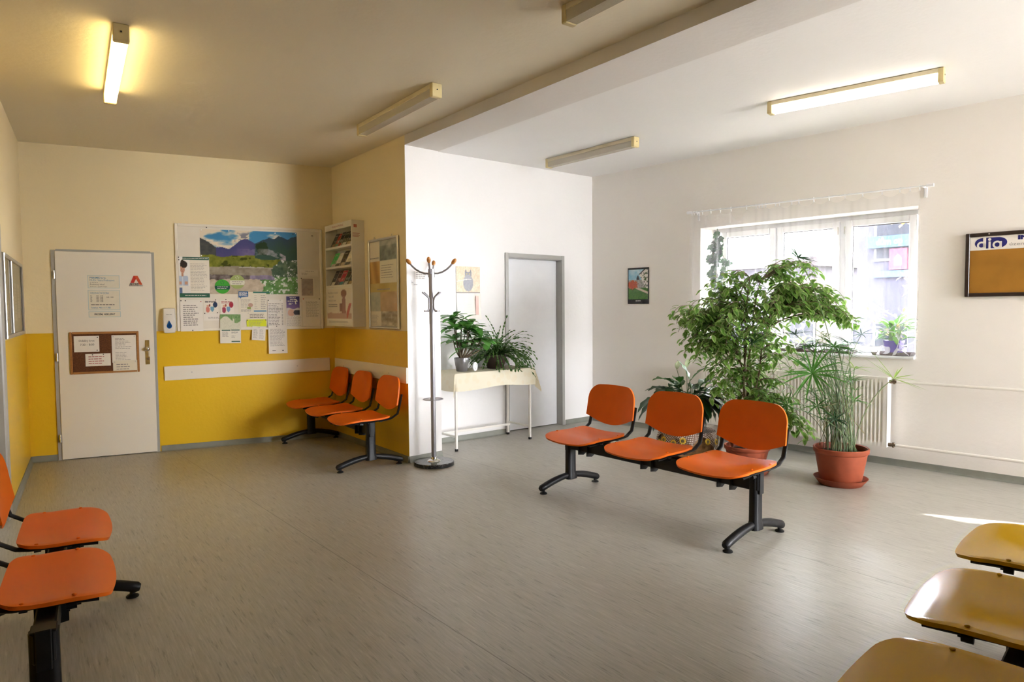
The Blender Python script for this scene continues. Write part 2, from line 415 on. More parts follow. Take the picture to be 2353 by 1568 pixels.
mb = MB(); mb.cyl((.998, -.028, 1.044), (.998, -.055, 1.044), .011, 16); mb.ball((.998, -.066, 1.044), .023, 20, 12, (1, .75, 1)); mb.build('door_knob', M_CHROME, hp, smooth=True)
mb = MB(); mb.cyl((1.0, -.028, .945), (1.0, -.034, .945), .010, 14); mb.build('lock_cylinder', M_CHROME, hp, smooth=True)
mb = MB(); mb.box((1.003, -.0285, .965), (1.012, -.0275, 1.02)); mb.build('clear_tape', M_PAPER2, hp)

mb = MB(); mb.box((.20, .10, -.02), (1.10, .13, 2.05)); mb.build('light_leak_panel', M_GREY, d1)  # hidden panel added to stop sky light leaking round the leaf
d2 = thing('door_2', 'blank white door in a grey steel frame', 'door', wpt('W', 0, 0), wrot('W'), kind='structure')
mb = MB()   # steel frame: moulded edge and deep reveal
for s0, s1 in ((.822, .870), (1.682, 1.726)):
    mb.box((s0, -.014, 0), (s1, .012, 2.042), .004)
mb.box((.87, -.014, 1.990), (1.682, .012, 2.040), .004)
mb.box((.862, .0, 0), (.872, .12, 1.995)); mb.box((1.680, .0, 0), (1.69, .12, 1.995)); mb.box((.87, .0, 1.985), (1.682, .12, 1.996))
mb.build('door_frame', M_GREY, d2)
mb = MB(); mb.box((.872, .085, .008), (1.680, .125, 1.985), .003); mb.build('door_leaf', M_PVC, d2)

mb = MB(); mb.box((.80, .135, -.02), (1.75, .16, 2.06)); mb.build('light_leak_panel', M_GREY, d2)  # same added backing, closes the bright slits beside this leaf
d3 = thing('door_3', 'grey steel door frame at the edge of the side wall', 'door', wpt('G', LG, 0), wrot('G'), kind='structure')
mb = MB(); mb.box((-.11, -.02, 0), (-.004, .10, 2.02), .008); mb.box((-1.05, -.02, 0), (-.96, .10, 2.02), .008); mb.box((-.96, -.02, 1.94), (-.11, .10, 2.02), .008)
mb.build('door_frame', M_GREY, d3)
mb = MB(); mb.box((-.97, .05, .006), (-.10, .09, 1.96)); mb.build('door_leaf', M_LEAF, d3)

# ------------------------------------------------------------------ windows
def window(name, W, panes, label, wl='N', y=.27):
    w = thing(name, label, 'window', wpt(wl, 0, 0), wrot(wl), kind='structure')
    s0, s1, z0, z1 = W
    mb = MB()
    mb.box((s0-.02, y, z0-.02), (s0+.05, y+.07, z1+.02), .004); mb.box((s1-.05, y, z0-.02), (s1+.02, y+.07, z1+.02), .004)
    mb.box((s0+.05, y, z1-.04), (s1-.05, y+.07, z1+.02), .004); mb.box((s0+.05, y, z0-.02), (s1-.05, y+.07, z0+.03), .004)
    for a, b in zip(panes[:-1], panes[1:]):
        m = (a[1]+b[0])/2; mb.box((m-.035, y, z0), (m+.035, y+.07, z1), .003)
    mb.build('window_frame', M_PVC, w)
    for p in panes:
        mb = MB(); a, b, c, d = p; t = .062
        for q in ((a-t, c-t, a, d+t), (b, c-t, b+t, d+t), (a, d, b, d+t), (a, c-t, b, c)):
            mb.box((q[0], y-.028, q[1]), (q[2], y+.03, q[3]), .006)
        sh = mb.build('sash', M_PVC, w)
        mb = MB(); g = .006
        for q in ((a, c, a+g, d), (b-g, c, b, d), (a, d-g, b, d), (a, c, b, c+g)): mb.box((q[0], y-.004, q[1]), (q[2], y+.01, q[3]))
        mb.build('gasket', M_BLACKP, sh)
        mb = MB(); mb.rect(a, c, b, d, y+.005); mb.build('window_pane', M_GLASS, sh)
    return w
w1 = window('window_1', W1, [(1.69, 2.176, 1.035, 2.165), (2.319, 2.812, 1.035, 2.165), (2.99, 3.476, 1.035, 2.165)], 'three-part white window behind the plants')
for s in (2.862, 2.925):
    mb = MB(); mb.cyl((s, .236, 2.10), (s, .236, 2.17), .008, 10); mb.build('hinge', M_STEEL, w1, smooth=True)
mb = MB(); mb.box((W1[0]-.0, -.03, .948), (W1[1]+.0, .262, .972), .006); mb.build('window_sill', M_PVC, w1)
w2 = window('window_2', W2, [(7.42, 8.36, 1.05, 2.21)], 'white window on the same wall')
mb = MB(); mb.box((W2[0]+.004, -.03, .93), (W2[1]-.004, .262, .955), .006); mb.build('window_sill', M_PVC, w2)
w3 = window('window_3', W3, [(.76, 1.59, .22, 2.72), (1.69, 2.52, .22, 2.72)], 'white window behind the viewer', 'H', .2)
mb = MB(); mb.box((7.6, -.95, -1.2), (11.2, -.55, 6.0)); structure(mb.build('sun_blocker', M_WALL_W), 'unseen slab added outside to block sun on the plant window')  # added out of view, keeps direct sun off the plant window
mb = MB(); mb.box((6.75, 1.2, 2.66), (9.8, 6.9, 2.80)); structure(mb.build('shade_canopy', M_WALL_W), 'unseen canopy added outside to dim sky light on the window')  # out of view, added to cut the sky light reaching the net curtain
# ------------------------------------------------------------------ beam seating
def shell_mesh(top, bot, nu, nv):
    """closed thin shell from two grids top[j][i], bot[j][i]"""
    mb = MB()
    T = [[mb.vert(top(i/nu*2-1, j/nv)) for i in range(nu+1)] for j in range(nv+1)]
    B = [[mb.vert(bot(i/nu*2-1, j/nv)) for i in range(nu+1)] for j in range(nv+1)]
    for j in range(nv):
        for i in range(nu):
            mb.face((T[j][i], T[j][i+1], T[j+1][i+1], T[j+1][i])); mb.face((B[j][i], B[j+1][i], B[j+1][i+1], B[j][i+1]))
    for i in range(nu):
        mb.face((T[0][i+1], T[0][i], B[0][i], B[0][i+1])); mb.face((T[nv][i], T[nv][i+1], B[nv][i+1], B[nv][i]))
    for j in range(nv):
        mb.face((T[j][0], T[j+1][0], B[j+1][0], B[j][0])); mb.face((T[j+1][nu], T[j][nu], B[j][nu], B[j+1][nu]))
    return mb
def spread(u):   # more columns near the ends
    return math.copysign(1-(1-abs(u))**1.6, u)
def make_seat(sw, sd, hz, m, parent, x):
    hw = sw/2; r = .085
    def edge(u):
        ax = abs(u)*hw; c = max(0, ax-(hw-r)); return r - sqrt(max(r*r-c*c, 0))
    def base(u, v):
        u = spread(u); e = edge(u)
        yf = -sd*.50 - .028*(1-u*u) + e; yr = sd*.40 - e*.6 - .01*(u*u)
        y = yf + (yr-yf)*v; q = (y + sd*.53)/(sd*.93)
        taper = 1 - .05*max(0, q-.55)/.45
        wf = max(0, 1-q/.34)
        z = hz - .020*(1-u*u)*min(1, .5+q) - .026*wf*wf + .012*max(0, q-.7)/.3
        lip = .004*max(0, (abs(u)-.93)/.07)
        return (x + u*hw*taper, y, z-lip)
    def under(u, v):
        p = base(u*.985, .012+.976*v); return (p[0], p[1], p[2]-.014)
    mb = shell_mesh(base, under, 28, 20)
    for u, v in ((-.9, .34), (-.9, .78), (.9, .34), (.9, .78)):
        p = base(u*.62, v); s = math.copysign(1, u)
        mb.ball((x+s*(hw-.022), p[1], hz+.0), .008, 10, 6, (1, 1, .5))
    return mb.build('seat', m, parent, smooth=True, angle=50)
def make_back(bw, sd, hz, m, parent, x):
    hw = bw/2; r = .10; zt0 = hz+.345; zs = hz+.092
    def xy(u, v, off):
        u = spread(u); ax = abs(u)*hw; c = max(0, ax-(hw-r))
        zt = zt0 - .012*u*u - (r - sqrt(max(r*r-c*c, 0)))
        zb = zs - .062*(1-u*u)**1.2 + .004
        z = zb + (zt-zb)*v
        q = (z-zs)/(zt0-zs)
        y = sd*.40+.030 + off + .048*q + .030*(1-u*u) - .010*q*q
        return (x + u*hw*(1-.035*q), y, z)
    mb = shell_mesh(lambda u, v: xy(u, v, 0), lambda u, v: xy(u*.985, .01+.98*v, .014), 28, 18)
    # folded side rims
    return mb.build('backrest', m, parent, smooth=True, angle=50)
def make_bench(label, loc, rz, xs, sw, bw, sd, hz, legs, plastic, group=None, beam=None):
    t = thing('beam_seating', label, 'bench', loc, rz, group)
    zb0, zb1 = hz-.146, hz-.046
    x0, x1 = beam or (min(legs)-.035, max(legs)+.035)
    mb = MB(); mb.box((x0, -.032, zb0), (x1, .032, zb1), .006); mb.build('support_beam', M_BLACK, t)
    for k, lx in enumerate(legs):
        mb = MB(); rings = []
        for z, s in ((.075, 1.25), (.10, 1.22), (.125, 1.03), (hz-.14, 1.0), (hz-.05, 1.0)):
            ring = []
            for i in range(32):
                a = 2*pi*i/32; fl = 1 - .05*(1 if (i % 4 == 0) else 0)
                ring.append((lx + .030*s*fl*math.copysign(abs(cos(a))**.7, cos(a)), .042*s*fl*math.copysign(abs(sin(a))**.7, sin(a)), z))
            rings.append(ring)
        mb.loft(rings, True, True)
        path = []; rad = []
        for i in range(17):
            q = i/16; y = -.305 + .60*q; s = (y+.01)/.30
            path.append((lx, y, .105 - .062*abs(s)**1.7)); rad.append(.026 - .004*max(0, 1-abs(s)*2))
        path = [(lx, -.318, .040)] + path + [(lx, .308, .044)]; rad = [.018] + rad + [.018]
        mb.tube(path, rad, 14)
        lg = mb.build('leg', M_BLACK, t, smooth=True, angle=50)
        for y in (-.285, .275):
            mb = MB(); mb.lathe([(.028, 0), (.029, .006), (.022, .012), (.012, .016), (.012, .03)], lx, y, 18); mb.build('foot_pad', M_BLACKP, lg, smooth=True)
        s = -1 if lx < 0 else 1
        mb = MB(); mb.box((lx+s*.032, -.022, zb0-.02), (lx+s*.042, .022, zb1+.01), .003); mb.box((lx-.034, -.036, zb1-.004), (lx+.034, .036, zb1+.006), .003)
        mb.build('end_clamp', M_BLACKP, lg)
    for x in xs:
        make_seat(sw, sd, hz, plastic, t, x); make_back(bw, sd, hz, plastic, t, x)
        mb = MB()
        for s in (-1, 1):
            xx = x + s*(bw/2-.022); yb = sd*.40+.037
            path = [(xx, -sd*.42, hz-.040), (xx, -sd*.1, hz-.030), (xx, sd*.26, hz-.026), (xx, sd*.38, hz-.018), (xx, yb+.012, hz+.018), (xx, yb+.028, hz+.07), (xx, yb+.042, hz+.13), (xx, yb+.056, hz+.19)]
            mb.tube(path, .016, 10, flat=.009)
            mb.cyl((xx+s*.014, -sd*.24, hz-.043), (xx+s*.014, -sd*.24+.03, hz-.043), .012, 10)
        mb.box((x-bw/2+.02, -sd*.24-.012, hz-.050), (x+bw/2-.02, -sd*.24+.012, hz-.032)); mb.box((x-bw/2+.02, sd*.18-.012, hz-.042), (x+bw/2-.02, sd*.18+.012, hz-.026))
        mb.build('seat_frame', M_BLACK, t, smooth=True)
        for s in (-1, 1):
            for q in (0,):
                mb = MB(); xx = x + s*.045
                mb.prism([(-.055, zb0-.022), (.0, zb0-.030), (.05, zb0-.002), (.05, hz-.03), (-.055, hz-.03)], -.003, .003)
                mb.v = [(xx + p[1], p[0], p[2]) for p in mb.v]
                mb.build('bracket', M_BLACKP, t)
    return t

make_bench('three-seat orange bench in the middle of the room, in front of the plants', (3.482, 3.205, 0), radians(-87),
           [-.615, 0, .615], .495, .49, .50, .460, [-.803, .803], M_ORANGE, 'orange waiting benches')
make_bench('three-seat orange bench in the corner beneath the leaflet rack', (2.462, 6.385, 0), radians(-90.6),
           [-.62, 0, .62], .505, .475, .50, .452, [-.80, .80], M_ORANGE, 'orange waiting benches')
make_bench('orange bench cut by the left edge, seen from its end', (.05, 3.13, 0), radians(86),
           [-.17, .50], .56, .50, .36, .455, [-.56, .66], M_ORANGE, 'orange waiting benches')
M_YEL = bpy.data.materials.new('yellow_ribbed_plastic'); M_YEL.use_nodes = True
nt = M_YEL.node_tree; b = nt.nodes['Principled BSDF']; b.inputs['Base Color'].default_value = (.62, .36, .012, 1); b.inputs['Roughness'].default_value = .11; b.inputs['IOR'].default_value = 1.16
tc = nt.nodes.new('ShaderNodeTexCoord'); wv = nt.nodes.new('ShaderNodeTexWave'); wv.inputs['Scale'].default_value = 70; wv.bands_direction = 'Y'
nt.links.new(tc.outputs['Object'], wv.inputs['Vector'])
bp = nt.nodes.new('ShaderNodeBump'); bp.inputs['Strength'].default_value = .04; bp.inputs['Distance'].default_value = .001
nt.links.new(wv.outputs['Fac'], bp.inputs['Height']); nt.links.new(bp.outputs['Normal'], b.inputs['Normal'])
make_bench('yellow three-seat bench in the right foreground corner', (2.415, .70, 0), radians(190),
           [-.69, 0, .69], .555, .50, .56, .50, [-.90, .90], M_YEL)

# ------------------------------------------------------------------ coat stand
cs = thing('coat_stand', 'grey metal coat stand with wooden-tipped arms and black marble base', 'coat stand', (2.965, 5.355, 0), radians(-35))
M_MARBLE = bpy.data.materials.new('black_marble'); M_MARBLE.use_nodes = True
nt = M_MARBLE.node_tree; b = nt.nodes['Principled BSDF']; b.inputs['Roughness'].default_value = .12
n = nt.nodes.new('ShaderNodeTexNoise'); n.inputs['Scale'].default_value = 9; n.inputs['Detail'].default_value = 6; n.inputs['Distortion'].default_value = 2.5
tc = nt.nodes.new('ShaderNodeTexCoord'); nt.links.new(tc.outputs['Object'], n.inputs['Vector'])
r = nt.nodes.new('ShaderNodeValToRGB'); r.color_ramp.elements[0].position = .485; r.color_ramp.elements[1].position = .515
r.color_ramp.elements[0].color = (.012, .012, .014, 1); r.color_ramp.elements[1].color = (.012, .012, .014, 1)
el = r.color_ramp.elements.new(.5); el.color = (.22, .21, .2, 1)
nt.links.new(n.outputs['Fac'], r.inputs['Fac']); nt.links.new(r.outputs[0], b.inputs['Base Color'])
mb = MB(); mb.lathe([(.176, 0), (.182, .004), (.182, .030), (.178, .036)], seg=56); mb.build('marble_base', M_MARBLE, cs, smooth=True, angle=30)
mb = MB(); mb.lathe([(.062, .0365), (.058, .042), (.046, .050), (.030, .056), (.026, .075)], seg=32); mb.build('base_flange', M_CHROME, cs, smooth=True)
mb = MB(); mb.lathe([(.0215, .05), (.0215, 1.28), (.0245, 1.281), (.0245, 1.76)], seg=24); mb.build('pole', M_SILVERP, cs, smooth=True, angle=30)
mb = MB(); mb.lathe([(.029, 1.70), (.029, 1.775)], seg=24); mb.build('top_collar', M_SILVERP, cs, smooth=True, angle=30)
M_WOODK = mat('varnished_beech', (.48, .20, .05), .25, noise=.15, nscale=20, stretch=(1, 1, 6))
for k in range(4):
    a = k*pi/2; ca, sa = cos(a), sin(a); mb = MB()
    P = lambda rr, z: (rr*ca, rr*sa, z)
    mb.tube([P(.02, 1.735), P(.06, 1.735), P(.10, 1.748), P(.14, 1.772), P(.17, 1.80), P(.188, 1.822)], .0085, 10)
    arm = mb.build('top_arm', M_SILVERP, cs, smooth=True)
    mb = MB(); rs = []
    d = Vector((ca*.64, sa*.64, .77)).normalized(); o = Vector(P(.184, 1.818))
    prof = [(.008, 0), (.014, .010), (.018, .024), (.018, .038), (.013, .052), (.005, .060)]
    mb.tube([o + d*q for _, q in prof], [p for p, _ in prof], 16); mb.build('wooden_tip', M_WOODK, arm, smooth=True)
    a2 = a + pi/4; ca, sa = cos(a2), sin(a2); mb = MB()
    mb.tube([P(.105, 1.565), P(.065, 1.540), P(.036, 1.518), P(.031, 1.49), P(.031, 1.44), P(.034, 1.415), P(.050, 1.396), P(.085, 1.398)], .0075, 10)
    mb.build('hook', M_SILVERP, cs, smooth=True)
mb = MB(); mb.tube([(.09*cos(q)+.0, .09*sin(q), .60) for q in [radians(v) for v in range(0, 361, 12)]], .004, 8, caps=False)
mb.tube([(.0, .0, .60), (.09, 0, .60)], .004, 8); mb.tube([(.0, .0, .60), (-.09, 0, .60)], .004, 8); mb.lathe([(.0245, .585), (.0245, .615)], seg=20)
mb.build('umbrella_ring', M_SILVERP, cs, smooth=True)

# ------------------------------------------------------------------ plant table
tb = thing('side_table', 'white metal-framed table standing against the white wall', 'table', (3.425, 5.722, 0), radians(2.9))
TW, TD, TH = .955, .385, .775
for x in (.0, TW):
    for y in (.0, TD):
        mb = MB(); mb.box((x-.0105, y-.0105, .02), (x+.0105, y+.0105, TH-.02)); lg = mb.build('leg', M_WHITEMETAL, tb)
        mb = MB(); mb.box((x-.012, y-.012, 0), (x+.012, y+.012, .024)); mb.build('leg_cap', M_BLACKP, lg)
mb = MB()
for x in (0, TW): mb.box((x-.009, .01, .135), (x+.009, TD-.01, .153))
mb.box((.0, TD*.62-.011, .136), (TW-.09, TD*.62+.011, .158))
mb.build('stretcher', M_WHITEMETAL, tb)
mb = MB(); mb.box((-.012, -.012, TH-.045), (TW+.012, TD+.012, TH-.018)); mb.build('apron', M_WHITEMETAL, tb)
mb = MB(); mb.box((-.03, -.03, TH-.018), (TW+.03, TD+.02, TH), .004); mb.build('tabletop', M_WHITEMETAL, tb)
# tablecloth
M_CLOTH = bpy.data.materials.new('cream_damask_cloth'); M_CLOTH.use_nodes = True
nt = M_CLOTH.node_tree; b = nt.nodes['Principled BSDF']; b.inputs['Roughness'].default_value = .8
tc = nt.nodes.new('ShaderNodeTexCoord'); vo = nt.nodes.new('ShaderNodeTexVoronoi'); vo.inputs['Scale'].default_value = 14
nt.links.new(tc.outputs['Object'], vo.inputs['Vector'])
r = nt.nodes.new('ShaderNodeValToRGB'); r.color_ramp.elements[0].color = (.84, .75, .57, 1); r.color_ramp.elements[1].color = (.85, .78, .62, 1)
r.color_ramp.elements[0].position = .35; r.color_ramp.elements[1].position = .45
nt.links.new(vo.outputs['Distance'], r.inputs['Fac']); nt.links.new(r.outputs[0], b.inputs['Base Color'])
tr = nt.nodes.new('ShaderNodeBsdfTranslucent'); mx = nt.nodes.new('ShaderNodeMixShader'); mx.inputs[0].default_value = .3
nt.links.new(r.outputs[0], tr.inputs['Color']); nt.links.new(b.outputs[0], mx.inputs[1]); nt.links.new(tr.outputs[0], mx.inputs[2])
nt.links.new(mx.outputs[0], nt.nodes['Material Output'].inputs['Surface'])
mb = MB(); NX, NY = 84, 44
ox, oy = .20, .165        # overhang of the cloth beyond the top
X0, X1, Y0, Y1 = -.034, TW+.034, -.034, TD+.02
def cloth_pt(cx, cy):
    dx = (X0-cx) if cx < X0 else (cx-X1 if cx > X1 else 0); dy = (Y0-cy) if cy < Y0 else 0
    x = min(max(cx, X0), X1); y = max(cy, Y0)
    z = TH+.004
    sx = -1 if cx < X0 else 1
    if dx > 0 and dy > 0:      # hanging corner: a fold that sticks out
        d = max(dx, dy) + .35*min(dx, dy); z -= d
        k = min(dx, dy)
        x += sx*(.006 + .30*min(dx, k*1.0)); y -= .006 + .30*k
    elif dx > 0:
        z -= dx; x += sx*(.006 + (.30*dx if sx > 0 else .06*dx) + .012*sin(cy*19)*dx/ox)
    elif dy > 0:
        z -= dy + .012*dy/oy*sin(cx*7+1); y -= .006 + .05*dy + .014*(.5+.5*sin(cx*17+2))*dy/oy
    z -= .004*(abs(sin(cx*75)) if dy > oy*.94 else 0)
    return (x, y, z)
g = [[mb.vert(cloth_pt(X0-ox*.9 + (X1-X0+ox*1.9)*i/NX, Y0-oy + (Y1-Y0+oy)*j/NY)) for i in range(NX+1)] for j in range(NY+1)]
for j in range(NY):
    for i in range(NX): mb.face((g[j][i], g[j][i+1], g[j+1][i+1], g[j+1][i]))
cl = mb.build('tablecloth', M_CLOTH, smooth=True, angle=80, loc=tb.location, rz=tb.rotation_euler.z)
tag(cl, 'cream patterned tablecloth hanging over the white plant table', 'tablecloth')
TBM = Matrix.Translation(tb.location) @ Matrix.Rotation(tb.rotation_euler.z, 4, 'Z')
def ontable(x, y): p = TBM @ Vector((x, y, TH+.0045)); return (p.x, p.y, p.z)

# small white oval ornament
oc = thing('table_clock', 'small white oval clock beside the grey plant pot', 'clock', ontable(.285, .07), radians(12))
mb = MB()
rings = []
for k, (y, s) in enumerate(((.014, .80), (.008, .97), (-.002, 1.0), (-.008, .94), (-.010, .80))):
    rings.append([(.034*s*cos(2*pi*i/28), y, .047+.047*s*sin(2*pi*i/28)) for i in range(28)])
mb.loft(list(reversed(rings)), True, True); mb.build('case', M_PVC, oc, smooth=True)
mb = MB(); mb.tube([(.016*cos(2*pi*i/24), -.0105, .050+.024*sin(2*pi*i/24)) for i in range(25)], .003, 6, caps=False); mb.build('dial_ring', M_STEEL, oc, smooth=True)
mb = MB(); mb.disc(0, .050, .014, -.0108, sz=1.5); mb.build('dial', M_PAPER, oc)

# ------------------------------------------------------------------ radiator and pipes
rd = thing('radiator', 'white panel radiator under the window', 'radiator', wpt('N', 0, 0), wrot('N'))
a, bq = 1.625, 3.445; z0, z1 = .178, .785
mb = MB()   # pressed front panel with vertical flutes
xs = []; x = a; k = 0
npl = 54; wv_ = (bq-a-.06)/npl; prof = [(a, -.148), (a+.03, -.150)]
for i in range(npl):
    xx = a+.03 + i*wv_; prof += [(xx+wv_*.18, -.150), (xx+wv_*.32, -.146), (xx+wv_*.68, -.146), (xx+wv_*.82, -.150)]
prof += [(bq-.03, -.150), (bq, -.148)]
def strip(z, f): return [(px, -.150 + (py+.150)*f, z) for px, py in prof]
mb.loft([strip(z0, 0), strip(z0+.035, 0), strip(z0+.055, 1), strip(z1-.055, 1), strip(z1-.035, 0), strip(z1, 0)], closed=False)
mb.build('front_panel', M_WHITEMETAL, rd, smooth=True, angle=25)
mb = MB(); mb.box((a, -.140, z0+.002), (bq, -.132, z1-.002)); mb.box((a, -.075, z0), (bq, -.06, z1)); mb.build('rear_panel', M_WHITEMETAL, rd)
mb = MB(); mb.box((a-.002, -.149, z1-.004), (bq+.002, -.055, z1+.004))
for i in range(46): mb.box((a+.05+i*.037, -.135, z1+.0035), (a+.068+i*.037, -.07, z1+.0052))
mb.build('top_grille', M_WHITEMETAL, rd)
for xx in (a-.003, bq-.001):
    mb = MB(); mb.box((xx, -.149, z0), (xx+.004, -.055, z1)); mb.build('side_cover', M_WHITEMETAL, rd)
for xx in (a+.3, bq-.3):
    mb = MB(); mb.box((xx-.015, -.062, z0+.05), (xx+.015, -.001, z1-.05)); mb.build('wall_bracket', M_WHITEMETAL, rd)
for zz in (.752, .197):
    mb = MB(); mb.cyl((bq+.002, -.10, zz), (bq+.03, -.10, zz), .016, 8); mb.cyl((bq+.03, -.10, zz), (bq+.06, -.10, zz), .012, 12)
    mb.cyl((bq+.042, -.10, zz-.02), (bq+.042, -.10, zz+.022), .010, 10); mb.build('valve', mat('dull_bronze', (.16, .11, .07), .45, .7, noise=.2, nscale=30), rd, smooth=True)
for zz, lb in ((.752, 'upper white heating pipe running along the window wall'), (.197, 'lower white heating pipe running along the window wall')):
    p = thing('heating_pipe', lb, 'pipe', wpt('N', 0, zz), wrot('N'), 'heating pipes')
    mb = MB(); mb.cyl((bq+.06, -.10, 0), (7.4, -.10, 0), .0125, 14); mb.build('pipe', M_WHITEMETAL, p, smooth=True)
    for s in (4.9, 6.4):
        mb = MB(); mb.cyl((s, -.10, 0), (s, 0, 0), .006, 8); mb.build('pipe_clip', M_WHITEMETAL, p)

# ------------------------------------------------------------------ ceiling lamps
M_CREAM = mat('aged_cream_plastic', (.66, .54, .27), .45, noise=.08, nscale=10)
M_CREAM2 = mat('cream_enamel_housing', (.70, .62, .44), .4, noise=.05)
def diffuser_mat():
    m = bpy.data.materials.new('clear_ribbed_diffuser'); m.use_nodes = True; nt = m.node_tree; b = nt.nodes['Principled BSDF']
    b.inputs['Base Color'].default_value = (.74, .68, .56, 1); b.inputs['Roughness'].default_value = .25
    t = nt.nodes.new('ShaderNodeBsdfTransparent'); t.inputs[0].default_value = (.9, .88, .84, 1); mx = nt.nodes.new('ShaderNodeMixShader'); mx.inputs[0].default_value = .38
    nt.links.new(b.outputs[0], mx.inputs[1]); nt.links.new(t.outputs[0], mx.inputs[2]); nt.links.new(mx.outputs[0], nt.nodes['Material Output'].inputs['Surface'])
    return m
M_DIFF = diffuser_mat()
M_LIT_WARM = mat('lit_warm_diffuser', (.9, .85, .7), .5, emit=(1.0, .74, .30), estr=3.2, noise=.01)
M_LIT_COOL = mat('lit_neutral_diffuser', (.9, .88, .82), .5, emit=(1.0, .90, .74), estr=1.3, noise=.01)
M_TUBE = mat('fluorescent_tube', (.75, .73, .69), .3, noise=.02)
def ceiling_lamp(label, pa, pb, z, lit=None, group='ceiling tube lamps', wide=.076):
    a, b_ = Vector((*pa, 0)), Vector((*pb, 0)); L = (b_-a).length; mid = (a+b_)/2; ang = atan2(b_.y-a.y, b_.x-a.x)
    t = thing('ceiling_lamp', label, 'ceiling lamp', (mid.x, mid.y, z), ang, group)
    h = L/2; w = wide/2
    mb = MB(); mb.box((-h, -w, -.036), (h, w, -.002), .004); mb.build('housing', M_CREAM2, t)
    mb = MB(); prof = []                         # ribbed trough
    for i in range(17):
        q = i/16; prof.append((-w+.003 + (2*w-.006)*q, -.092 + (.0015 if i % 2 else 0)))
    prof = [(-w+.001, -.037), (-w+.003, -.085)] + prof + [(w-.003, -.085), (w-.001, -.037)]
    mb.loft([[(-h+.03, y, zz) for y, zz in prof], [(h-.03, y, zz) for y, zz in prof]], closed=False)
    df = mb.build('diffuser', lit or M_DIFF, t)
    if not lit:
        mb = MB(); mb.cyl((-h+.06, 0, -.062), (h-.06, 0, -.062), .013, 12); mb.build('tube', M_TUBE, df, smooth=True)
    for s in (-1, 1):
        mb = MB(); mb.box((s*h-s*.034, -w-.002, -.097), (s*h+s*.004, w+.002, -.001), .005); ec = mb.build('end_cap', M_CREAM, t)
        mb = MB(); mb.cyl((s*h+s*.003, 0, -.045), (s*h+s*.006, 0, -.045), .005, 10); mb.build('screw', M_BLACKP, ec)
    return t
ceiling_lamp('glowing ceiling lamp above the door with signs', (.4725, 4.29), (.537, 5.63), ZL, M_LIT_WARM)
ceiling_lamp('unlit ceiling lamp near the partition wall', (2.368, 5.47), (2.372, 4.17), ZL)
ceiling_lamp('unlit ceiling lamp cut by the top edge', (2.35, 2.75), (2.37, 1.45), ZL)
ceiling_lamp('unlit ceiling lamp by the blank white door', (4.675, 5.80), (4.76, 4.57), ZR)
ceiling_lamp('glowing ceiling lamp above the window plants', (4.86, 3.225), (5.16, 2.08), ZR, M_LIT_COOL)
# ------------------------------------------------------------------ printed pictures
def lin(c): return tuple(((x/255)/12.92 if x/255 <= .04045 else ((x/255+.055)/1.055)**2.4) for x in c)
def hash2(i, j, s=0):
    n = (i*374761393 + j*668265263 + s*1442695041) & 0xffffffff
    n = ((n ^ (n >> 13)) * 1274126177) & 0xffffffff
    return ((n ^ (n >> 16)) & 0xffff) / 65535
def vnoise(x, y, s=0):
    i, j = mfloor(x), mfloor(y); fx, fy = x-i, y-j; fx = fx*fx*(3-2*fx); fy = fy*fy*(3-2*fy)
    a = hash2(i, j, s)*(1-fx) + hash2(i+1, j, s)*fx; b = hash2(i, j+1, s)*(1-fx) + hash2(i+1, j+1, s)*fx
    return a*(1-fy) + b*fy
def fbm(x, y, s=0, o=4): return sum(vnoise(x*2**k, y*2**k, s+k)*.5**(k+1) for k in range(o))/(1-.5**o)
def mixc(a, b, t): t = min(1, max(0, t)); return tuple(p+(q-p)*t for p, q in zip(a, b))
def interp(pts, x):
    for (x0, y0), (x1, y1) in zip(pts[:-1], pts[1:]):
        if x <= x1: return y0 + (y1-y0)*(x-x0)/(x1-x0)
    return pts[-1][1]
def picture(w, h, fn, nx, ny, y=0.0, mb=None, x0=None, z0=None):
    mb = mb or MB(); x0 = -w/2 if x0 is None else x0; z0 = -h/2 if z0 is None else z0
    g = [[mb.vert((x0+w*i/nx, y, z0+h*j/ny), lin(fn(i/nx, j/ny))) for i in range(nx+1)] for j in range(ny+1)]
    for j in range(ny):
        for i in range(nx): mb.face((g[j][i], g[j][i+1], g[j+1][i+1], g[j+1][i]))
    return mb
MTN = [(0, .87), (.09, .80), (.16, .72), (.22, .735), (.29, .70), (.36, .79), (.41, .85), (.47, .87), (.51, .845), (.55, .80), (.62, .85), (.70, .90), (.76, .885), (.80, .935), (.85, .915), (.90, .88), (.95, .92), (1, .94)]
